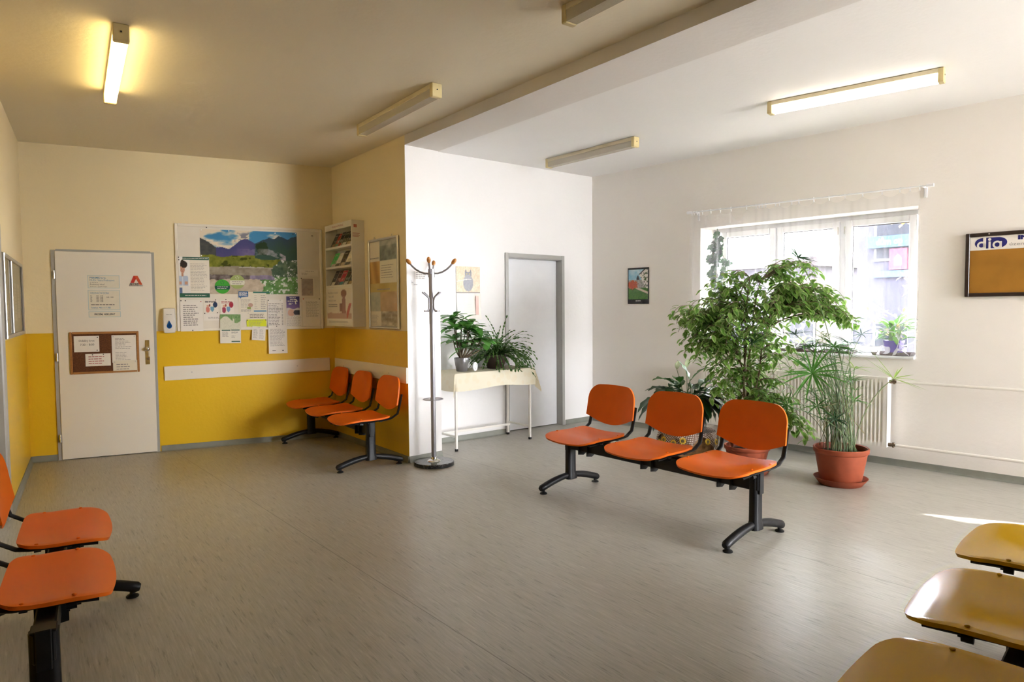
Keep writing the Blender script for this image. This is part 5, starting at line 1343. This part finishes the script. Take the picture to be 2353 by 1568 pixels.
# ---- spurge in the grey pot on the table
ep = thing('potted_spurge', 'broad-leaved green plant in a grey metallic pot at the left of the table', 'potted plant', ontable(.17, .14), VYAW)
mb = MB(); mb.lathe([(.052, 0), (.056, .004), (.072, .095), (.078, .135), (.076, .140), (.070, .136), (.066, .118)], seg=40, cap1=False); mb.build('pot', mat('grey_metallic_pot', (.23, .22, .23), .3, .6, noise=.04), ep, smooth=True, angle=60)
mb = MB(); mb.lathe([(.068, .118), (.03, .124), (.005, .125)], seg=24, cap0=False); mb.build('soil', M_SOIL, ep, smooth=True)
KE = .00435; re_ = random.Random(8)
def ep_(u, v, b=0.0): return Vector(((u-1047)*KE, b, (849-v)*KE))
stems = MB(); fol = MB()
CL = [(1030, 722, -.0), (1048, 730, .03), (1066, 745, -.03), (1080, 762, 0), (1094, 772, -.02), (1036, 752, -.04), (1055, 762, .04), (1028, 775, 0), (1044, 780, -.05), (1072, 775, .03), (1062, 750, -.06), (1106, 782, .02), (1030, 742, .03), (1052, 795, -.03)]
for i, (u, v, b) in enumerate(CL):
    T = ep_(u, v, b*1.2); P = bez((0, 0, .12), (T.x*.55 + (.03 if T.x > .05 else -.02), T.y*.5, .12+(T.z-.12)*.35), T, 8)
    stems.tube(P, [.010*(1-.5*k/8) for k in range(9)], 6, caps=False)
    for k in range(11):
        a = 2*pi*k/11 + i; up_ = re_.uniform(-.25, .65); bias = Vector((.55 if u > 1050 else -.05, 0, .0))
        d = Vector((cos(a), .75*sin(a), up_)) + bias
        c0 = g3((.08, .25, .045), (.16, .42, .08), re_.random())
        if re_.random() < .10: c0 = (.26, .36, .05)
        leaf(fol, T, d, (0, 0, 1), re_.uniform(.14, .20), re_.uniform(.062, .085), droop=.55, fold=.2, cols=(c0, g3(c0, (.03, .1, .015), .3)), rows=6, shape=1.6)
stems.build('stems', mat('spurge_stem', (.12, .085, .05), .7, noise=.3, nscale=30), ep, smooth=True)
fol.build('foliage', M_DARKLEAF, ep, smooth=True, angle=180, colors=True)

# ---- trailing Christmas cactus
xc = thing('christmas_cactus', 'trailing segmented cactus spilling over the right of the table', 'potted plant', ontable(.64, .19), VYAW)
mb = MB(); mb.lathe([(.085, 0), (.09, .004), (.118, .13), (.12, .145), (.112, .145), (.105, .12)], seg=36, cap1=False); mb.build('pot', mat('dark_brown_pot', (.045, .025, .018), .5, noise=.1), xc, smooth=True, angle=60)
mb = MB(); mb.lathe([(.108, .12), (.05, .13), (.005, .132)], seg=24, cap0=False); mb.build('soil', M_SOIL, xc, smooth=True)
fol = MB(); rc = random.Random(14)
def chain(S, d, n, sag, top=.0):
    p = Vector(S); d = Vector(d).normalized()
    for k in range(n):
        ln = rc.uniform(.034, .046); c0 = g3((.05, .12, .03), (.13, .24, .06), rc.random()*(.5+.5*k/n))
        sd_ = d.cross(Vector((rc.uniform(-.4, .4), rc.uniform(-.4, .4), 1)))
        leaf(fol, p, d, (rc.uniform(-.5, .5), rc.uniform(-.8, .2), 1), ln, rc.uniform(.016, .023), droop=.05, fold=.15, cols=(c0, g3(c0, (.03, .07, .02), .3)), rows=3, shape=1.3)
        p = p + d*ln*.93
        d = (d + Vector((rc.uniform(-.14, .14), rc.uniform(-.14, .14), -sag))).normalized()
        if p.z < .012 and p.y > -.30 and abs(p.x) < .36: d.z = max(d.z, 0.02); p.z = max(p.z, .010)
for k in range(190):
    a = 2*pi*k/190*7.3; e = rc.uniform(.0, 1.25); S = Vector((.07*cos(a)*rc.random(), .07*sin(a)*rc.random(), .135))
    right = cos(a) > .2
    chain(S, (cos(a)*cos(e)*1.15, sin(a)*cos(e)*.62, sin(e)), rc.randint(*((8, 13) if right else (6, 8) if cos(a) < -.3 else (7, 10))), rc.uniform(.13, .25))
for k in range(9): chain((.02, 0, .14), (rc.uniform(.3, 1), rc.uniform(-.2, .2), rc.uniform(.5, 1.0)), 12, rc.uniform(.11, .17))
for u, dn in ((.02, 6), (.05, 5), (.21, 4), (.24, 6)):
    chain((u, -.20, .03), (.1, -1, .15), 4, .18); chain((u, -.245, .012), (.05, -.35, -1), dn, .1)
fol.build('segments', M_GREEN, xc, smooth=True, angle=180, colors=True)

# ------------------------------------------------------------------ curtain, rod, window sill objects
def N(s, z, off=0.0): return wpt('N', s, z, off)
NR_ = wrot('N')
rod = thing('curtain_rod', 'thin white curtain rod above the window', 'curtain rod', N(0, 0), NR_)
rz0, rz1 = 2.432, 2.412
mb = MB(); mb.cyl((1.44, -.10, rz0), (3.72, -.10, rz1), .0075, 12); mb.build('rod', M_PVC, rod, smooth=True)
for s, zz, e in ((1.50, rz0, -1), (3.67, rz1, 1)):
    mb = MB(); mb.box((s-.012, -.012, zz-.085), (s+.012, -.001, zz+.02), .002); mb.cyl((s, -.012, zz), (s, -.10, zz), .008, 10); mb.build('bracket', M_PVC, rod, smooth=True)
    mb = MB(); mb.cyl((s+e*.03, -.10, zz), (s+e*.085, -.10, zz), .014, 14); mb.build('finial', M_PVC, rod, smooth=True)
cu = thing('net_curtain', 'sheer white net curtain with lace hem hanging across the window', 'curtain', N(0, 0), NR_)
M_NET = bpy.data.materials.new('sheer_net'); M_NET.use_nodes = True; nt = M_NET.node_tree; nt.nodes.remove(nt.nodes['Principled BSDF'])
df_ = nt.nodes.new('ShaderNodeBsdfDiffuse'); df_.inputs[0].default_value = (.84, .82, .84, 1); tl = nt.nodes.new('ShaderNodeBsdfTranslucent'); tl.inputs[0].default_value = (.84, .82, .84, 1)
m1 = nt.nodes.new('ShaderNodeMixShader'); m1.inputs[0].default_value = .5; tp = nt.nodes.new('ShaderNodeBsdfTransparent'); m2 = nt.nodes.new('ShaderNodeMixShader')
nt.links.new(df_.outputs[0], m1.inputs[1]); nt.links.new(tl.outputs[0], m1.inputs[2]); nt.links.new(tp.outputs[0], m2.inputs[1]); nt.links.new(m1.outputs[0], m2.inputs[2])
lw = nt.nodes.new('ShaderNodeLayerWeight'); lw.inputs['Blend'].default_value = .35
a_ = nt.nodes.new('ShaderNodeMapRange'); a_.inputs['To Min'].default_value = .115; a_.inputs['To Max'].default_value = .46; nt.links.new(lw.outputs['Facing'], a_.inputs['Value'])
tc = nt.nodes.new('ShaderNodeTexCoord'); sep = nt.nodes.new('ShaderNodeSeparateXYZ'); nt.links.new(tc.outputs['Object'], sep.inputs[0])
ns = nt.nodes.new('ShaderNodeTexNoise'); ns.inputs['Scale'].default_value = 3; nt.links.new(tc.outputs['Object'], ns.inputs['Vector'])
vo = nt.nodes.new('ShaderNodeTexVoronoi'); vo.feature = 'DISTANCE_TO_EDGE'; vo.inputs['Scale'].default_value = 7
ad = nt.nodes.new('ShaderNodeMixRGB'); ad.inputs['Fac'].default_value = .3; nt.links.new(tc.outputs['Object'], ad.inputs['Color1']); nt.links.new(ns.outputs['Color'], ad.inputs['Color2']); nt.links.new(ad.outputs[0], vo.inputs['Vector'])
l1 = nt.nodes.new('ShaderNodeMath'); l1.operation = 'LESS_THAN'; l1.inputs[1].default_value = .028; nt.links.new(vo.outputs['Distance'], l1.inputs[0])
zr = nt.nodes.new('ShaderNodeMapRange'); zr.inputs['From Min'].default_value = 1.42; zr.inputs['From Max'].default_value = 1.12; nt.links.new(sep.outputs['Z'], zr.inputs['Value'])
ml = nt.nodes.new('ShaderNodeMath'); ml.operation = 'MULTIPLY'; nt.links.new(l1.outputs[0], ml.inputs[0]); nt.links.new(zr.outputs[0], ml.inputs[1])
mk = nt.nodes.new('ShaderNodeMath'); mk.operation = 'MULTIPLY_ADD'; mk.inputs[1].default_value = .45; nt.links.new(ml.outputs[0], mk.inputs[0]); nt.links.new(a_.outputs[0], mk.inputs[2]); mk.use_clamp = True
nt.links.new(mk.outputs[0], m2.inputs[0]); nt.links.new(m2.outputs[0], nt.nodes['Material Output'].inputs['Surface'])
hooks = [1.475, 1.50, 1.535, 1.60, 1.70, 1.81, 1.93, 2.10, 2.20, 2.235, 2.265, 2.30, 2.40, 2.44, 2.56, 2.63, 2.77, 2.91, 3.05, 3.20, 3.36, 3.50, 3.58, 3.65]
mb = MB(); NXc, NZc = 440, 36; g = []
def topsag(s):
    for a, b_ in zip(hooks[:-1], hooks[1:]):
        if a <= s <= b_:
            q = (s-a)/(b_-a); return 4*q*(1-q)*(b_-a)*(.22 if not (1.93 <= a < 2.1) else .62)
    return 0
for j in range(NZc+1):
    row = []; q = j/NZc
    for i in range(NXc+1):
        s = 1.465 + 2.19*i/NXc; zt = rz0 + (rz1-rz0)*(s-1.44)/2.28 - .030 - topsag(s)
        zb = (1.015 + (.955-1.0)*(s-1.45)/2.2) + .016*abs(sin(s*30)) + (.02 if s < 1.6 else 0)
        z = zt + (zb-zt)*q
        fold = .018*sin(s*21 + .5*sin(s*5)) + .010*sin(s*47+1) + .006*sin(s*90)
        off = -.10 - .012*q + fold*(.35+.65*min(1, q*2.2))
        se = s - (.05*q*(1-q)*2 if s < 1.52 else 0)*1
        row.append(mb.vert((se, off, z)))
    g.append(row)
for j in range(NZc):
    for i in range(NXc): mb.face((g[j][i], g[j+1][i], g[j+1][i+1], g[j][i+1]))
mb.build('net_fabric', M_NET, cu, smooth=True, angle=180)
for s in hooks:
    zz = rz0 + (rz1-rz0)*(s-1.44)/2.28; mb = MB()
    mb.tube([(s, -.10+.012*cos(t), zz-.004+.014*sin(t)) for t in [2*pi*k/12 for k in range(13)]], .0022, 5, caps=False); mb.box((s-.004, -.104, zz-.034), (s+.004, -.097, zz-.016)); mb.build('ring', M_PVC, cu)

M_TRAY = mat('brown_plant_tray', (.10, .065, .055), .5, noise=.1)
ZS = .972
def tray(lab, s0, s1, o0, o1):
    t = thing('plant_tray', lab, 'tray', N((s0+s1)/2, ZS+.001, (o0+o1)/2), NR_, 'brown trays on the window sill'); w_, d_ = (s1-s0)/2, abs(o1-o0)/2
    mb = MB(); k = .012
    mb.loft([[(sx*(w_-k), sy*(d_-k), 0) for sx, sy in ((-1, -1), (1, -1), (1, 1), (-1, 1))], [(sx*w_, sy*d_, .028) for sx, sy in ((-1, -1), (1, -1), (1, 1), (-1, 1))], [(sx*(w_-.005), sy*(d_-.005), .028) for sx, sy in ((-1, -1), (1, -1), (1, 1), (-1, 1))], [(sx*(w_-k-.004), sy*(d_-k-.004), .006) for sx, sy in ((-1, -1), (1, -1), (1, 1), (-1, 1))]], True, True)
    mb.build('tray', M_TRAY, t); return t
tray('short brown tray under the violet pot', 3.26, 3.585, .015, -.14)
tray('long brown tray in the middle of the sill', 2.42, 3.10, .015, -.14)
tray('brown tray at the left part of the sill behind the fig', 1.72, 2.25, .015, -.14)
def smallpot(name, lab, s, off, z, r0, r1, h, m, square=False):
    t = thing(name, lab, 'potted plant', N(s, z, off), NR_); mb = MB(); seg = 4 if square else 28
    mb.lathe([(r0, 0), (r1, h-.02), (r1+.006, h-.018), (r1+.006, h), (r1-.004, h), (r1-.008, h-.02)], seg=seg, cap1=False)
    if square: mb.v = [((x-y)*.7071, (x+y)*.7071, z_) for x, y, z_ in mb.v]
    mb.build('pot', m, t, smooth=not square)
    mb = MB(); mb.lathe([(r1-.007, h-.022), (.004, h-.018)], seg=seg, cap0=False)
    if square: mb.v = [((x-y)*.7071, (x+y)*.7071, z_) for x, y, z_ in mb.v]
    mb.build('soil', M_SOIL, t); return t
M_VIOLET = mat('violet_plastic_pot', (.12, .07, .42), .3, noise=.06)
vp = smallpot('violet_potted_plant', 'leafy green plant in a violet pot at the right of the window sill', 3.43, -.055, ZS+.008, .072, .090, .125, M_VIOLET, True)
fol = MB(); rv = random.Random(21)
for k in range(46):
    a = rv.uniform(0, 2*pi); h = rv.uniform(.12, .30); q = rv.uniform(.02, .10); S = Vector((.03*cos(a), .03*sin(a), .10)); T = Vector((q*cos(a), q*.6*sin(a), h))
    fol.tube([S, (S+T)/2 + Vector((0, 0, .02)), T], .002, 4, caps=False, col=(.25, .42, .08))
    leaf(fol, T, (cos(a)*.8, .5*sin(a), rv.uniform(-.1, .8)), (0, 0, 1), rv.uniform(.08, .16), rv.uniform(.035, .055), droop=1.0, fold=.2, cols=(g3((.06, .28, .03), (.22, .46, .07), rv.random()), (.16, .40, .06)), rows=5)
fol.build('foliage', M_GREEN, vp, smooth=True, angle=180, colors=True)
for (nm, lab, s, col_, sz) in (('sill_succulent', 'small grey-green spiky plant in a dark pot at the right end of the long tray', 3.02, ((.22, .34, .26), (.30, .42, .34)), .10), ('sill_seedling', 'small pale plant in a dark pot at the middle of the long tray', 2.60, ((.22, .36, .12), (.40, .50, .22)), .12), ('sill_violet', 'small dark-leaved plant in a pot on the left sill tray', 1.95, ((.10, .14, .12), (.16, .22, .16)), .11)):
    t = smallpot(nm, lab, s, -.06, ZS+.008, .045, .060, .075, mat('dark_small_pot', (.05, .04, .05), .4, noise=.1)); fol = MB()
    for k in range(22):
        a = rv.uniform(0, 2*pi); leaf(fol, (.02*cos(a), .02*sin(a), .06), (cos(a), sin(a)*.6, rv.uniform(.1, 1.2)), (0, 0, 1), sz*rv.uniform(.7, 1.3), .018, droop=.8, fold=.3, cols=col_, rows=4)
    fol.build('foliage', M_GREEN, t, smooth=True, angle=180, colors=True)
# ivy trailing down the left side of the window recess
iv = thing('hanging_ivy', 'ivy trailing down the left side of the window behind the net curtain', 'climbing plant', N(1.66, 0, -.13), NR_)
stems = MB(); fol = MB(); ri = random.Random(4)
for k in range(5):
    x = ri.uniform(-.05, .12); pts = [Vector((x + .03*sin(i*.9+k), ri.uniform(-.02, .02), 2.20 - i*.085 - ri.uniform(0, .08))) for i in range(ri.randint(8, 14))]
    stems.tube(pts, .003, 5, caps=False)
    for p0 in pts:
        for _ in range(3):
            p = p0 + Vector((ri.uniform(-.03, .03), -.01, ri.uniform(-.05, .05))); a = ri.uniform(0, 2*pi); d = Vector((cos(a), -abs(sin(a))*.5-.2, ri.uniform(-.8, .2)))
            c0 = g3((.02, .07, .03), (.05, .15, .05), ri.random())
            for da in (-.8, 0, .8):
                d2 = Matrix.Rotation(da, 3, 'Y') @ d
                leaf(fol, p, d2, (0, -1, .3), .07 if da == 0 else .05, .04, droop=.3, fold=.1, cols=(c0, c0), rows=3)
stems.build('stems', M_BARK, iv, smooth=True); fol.build('foliage', M_DARKLEAF, iv, smooth=True, angle=180, colors=True)

# ------------------------------------------------------------------ the street outside
structure(MB.build((lambda m: (m.box((7.0, -4, -1.3), (70, 60, -1.2)), m)[1])(MB()), 'ground', mat('street_asphalt', (.03, .03, .03), .9, spec=0, noise=.1)), 'asphalt street outside')
structure(MB.build((lambda m: (m.box((-30, -60, -1.3), (70, -4.85, -1.2)), m)[1])(MB()), 'ground', mat('pale_paving', (.55, .53, .50), .9, noise=.1)), 'pale paved yard outside')
def building(name, lab, x, y0, y1, z1, wallm, floors, dpt=6.0, win=True, roof=None):
    t = thing(name, lab, 'building', (x, y0, -1.2)); mb = MB(); L_ = y1-y0
    mb.box((0, 0, 0), (dpt, L_, z1+1.2)); mb.build('walls', wallm, t)
    if roof: mb = MB(); mb.box((-.3, -.2, z1+1.2), (dpt, L_+.2, z1+1.5)); mb.build('roof', roof, t)
    if win:
        n = max(1, int(L_/1.7))
        for f in range(floors):
            for i in range(n):
                yy = (i+.5)*L_/n; zz = 1.0 + f*2.7
                if zz+1.3 > z1+1.0: continue
                mb = MB(); mb.box((-.04, yy-.45, zz), (.02, yy+.45, zz+1.25)); w_ = mb.build('window', mat('street_window_frame', (.04, .04, .042), .9, spec=0, noise=.05), t)
                mb = MB(); mb.box((-.05, yy-.38, zz+.07), (-.035, yy+.38, zz+1.18)); mb.build('pane', mat('dim_street_glass', (.008, .009, .012), .6, spec=.03, noise=.1), w_)
    return t
M_F1 = mat('lilac_render', (.027, .025, .031), .9, spec=0, noise=.06); M_F2 = mat('beige_render', (.038, .032, .025), .9, spec=0, noise=.06)
bl = building('shop_building', 'grey-violet shop building with blue sign seen through the right pane', 17.0, 3.5, 8.75, 5.6, mat('slate_blue_render', (.020, .020, .028), .9, spec=0, noise=.08), 2)
sg = MB(); sg.box((-.16, .4, 4.02), (-.04, 4.95, 4.30)); s_ = sg.build('shop_sign', mat('sign_blue', (.016, .028, .045), .9, spec=0, noise=.06), bl)
mb = MB(); text_into(mb, 'dům op', 0, 0, .21, .62, bold=.03); v2 = [(-.165, 4.72-p[0], 4.09+p[2]) for p in mb.v]; mb.v = v2; mb.build('sign_lettering', mat('sign_grey_letters', (.07, .07, .075), .9, spec=0, noise=.05), s_)
mb = MB(); mb.box((-.12, 4.02, 3.48), (-.04, 4.42, 3.98)); pn = mb.build('pink_panel', mat('pink_panel', (.060, .018, .030), .9, spec=0, noise=.08), bl)
mb = MB(); mb.v = []; cx, cz = 4.22, 3.72
def yz(P, x): return [(x, y, z) for y, z in P]
mb.face([mb.vert(p) for p in yz([(cx-.09, cz-.14), (cx+.09, cz-.14), (cx+.09, cz+.03), (cx, cz+.13), (cx-.09, cz+.03)], -.125)]); mb.build('house_mark', mat('sign_grey_letters', (.20, .20, .22)), pn)
mb = MB(); mb.box((-.10, .6, 3.30), (-.03, 4.8, 3.46)); mb.build('lower_sign', mat('sign_pale_blue', (.02, .028, .045), .9, spec=0, noise=.06), bl)
building('low_house', 'low beige house across the street', 19.0, 8.8, 12.3, 2.25, M_F2, 1)
building('long_house', 'long lilac house across the street seen through the left pane', 21.0, 12.4, 26.0, 2.75, M_F1, 1, roof=mat('dark_roof', (.03, .026, .028), .9, spec=0, noise=.1))
tr = thing('street_tree', 'bare tree with a few golden leaves in front of the shop building', 'tree', (14.5, 5.6, -1.2)); rt_ = random.Random(2); wood = MB(); fol = MB()
wood.tube([(0, 0, 0), (.03, .05, 1.2), (-.02, .0, 2.6), (.05, .1, 5.0)], [.09, .07, .055, .02], 8)
for k in range(26):
    z = 1.3 + 3.4*rt_.random(); a = rt_.uniform(0, 2*pi); l_ = rt_.uniform(.6, 1.5); e_ = Vector((cos(a)*l_, sin(a)*l_, z+l_*.5)); wood.tube(bez((0, 0, z), (cos(a)*l_*.4, sin(a)*l_*.4, z+.1), e_, 5), .012, 4, caps=False)
    for q in range(16):
        p = Vector((0, 0, z)) + (e_-Vector((0, 0, z)))*rt_.uniform(.4, 1.1) + Vector((rt_.uniform(-.15, .15), rt_.uniform(-.15, .15), rt_.uniform(-.2, .1))); leaf(fol, p, (rt_.uniform(-1, 1), rt_.uniform(-1, 1), -.5), (0, 0, 1), .11, .07, cols=((.10, .055, .012), (.12, .075, .02)), rows=2)
wood.build('trunk', M_BARK, tr, smooth=True); fol.build('foliage', M_GREEN, tr, smooth=True, angle=180, colors=True)

# ------------------------------------------------------------------ light
EXPO = 2.08
w = bpy.data.worlds.new('sky'); SC.world = w; w.use_nodes = True
bg = w.node_tree.nodes['Background']; bg.inputs['Color'].default_value = (.93, .95, 1.0, 1); bg.inputs['Strength'].default_value = 17.0
sun = bpy.data.lights.new('sun', 'SUN'); sun.energy = 10.0; sun.angle = radians(.6); sun.color = (1.0, .97, .93)
so = bpy.data.objects.new('sun', sun); COL.objects.link(so)
sd_ = Vector((-.45, .75, -.448)); so.rotation_euler = sd_.to_track_quat('-Z', 'Y').to_euler(); so.location = (12, -12, 12)
def portal(W, wl='N', off=-.40):
    s0, s1, z0, z1 = W; l = bpy.data.lights.new('window_portal', 'AREA'); l.shape = 'RECTANGLE'; l.size = s1-s0; l.size_y = z1-z0; l.cycles.is_portal = True
    o = bpy.data.objects.new('window_portal', l); COL.objects.link(o); a, t, n, _ = wframe(wl)
    o.location = wpt(wl, (s0+s1)/2, (z0+z1)/2, off); o.rotation_euler = Vector((n.x, n.y, 0)).to_track_quat('-Z', 'Z').to_euler()
    return o
portal(W1); portal(W2); portal(W3, 'H', -.28)

# ------------------------------------------------------------------ camera
cd = bpy.data.cameras.new('camera'); co = bpy.data.objects.new('camera', cd); COL.objects.link(co); SC.camera = co
cd.sensor_fit = 'HORIZONTAL'; cd.sensor_width = 36.0; cd.lens = CAM['f']/2353*36.0; cd.clip_start = .02; cd.clip_end = 200
cy_, sy_ = cos(CAM['yaw']), sin(CAM['yaw']); F_ = Vector((sy_, cy_, 0)); Rt = Vector((cy_, -sy_, 0)); U_ = Vector((0, 0, 1))
cp_, sp_ = cos(CAM['pitch']), sin(CAM['pitch']); f2 = F_*cp_ + U_*sp_; u2 = U_*cp_ - F_*sp_
cr_, sr_ = cos(CAM['roll']), sin(CAM['roll']); r3 = Rt*cr_ - u2*sr_; u3 = u2*cr_ + Rt*sr_
co.matrix_world = Matrix(((r3.x, u3.x, -f2.x, 0), (r3.y, u3.y, -f2.y, 0), (r3.z, u3.z, -f2.z, CAM['h']), (0, 0, 0, 1)))

SC.view_settings.view_transform = 'Standard'; SC.view_settings.look = 'None'; SC.view_settings.gamma = 1.0; SC.view_settings.use_curve_mapping = False
SC.view_settings.exposure = EXPO
SC.cycles.use_denoising = True
SC.cycles.use_light_tree = False; SC.cycles.use_adaptive_sampling = True; SC.cycles.adaptive_threshold = 0.06
SC.cycles.max_bounces = 6; SC.cycles.diffuse_bounces = 4; SC.cycles.glossy_bounces = 3; SC.cycles.transmission_bounces = 3; SC.cycles.transparent_max_bounces = 8
SC.cycles.sample_clamp_indirect = 8.0
SC.cycles.caustics_reflective = False; SC.cycles.caustics_refractive = False
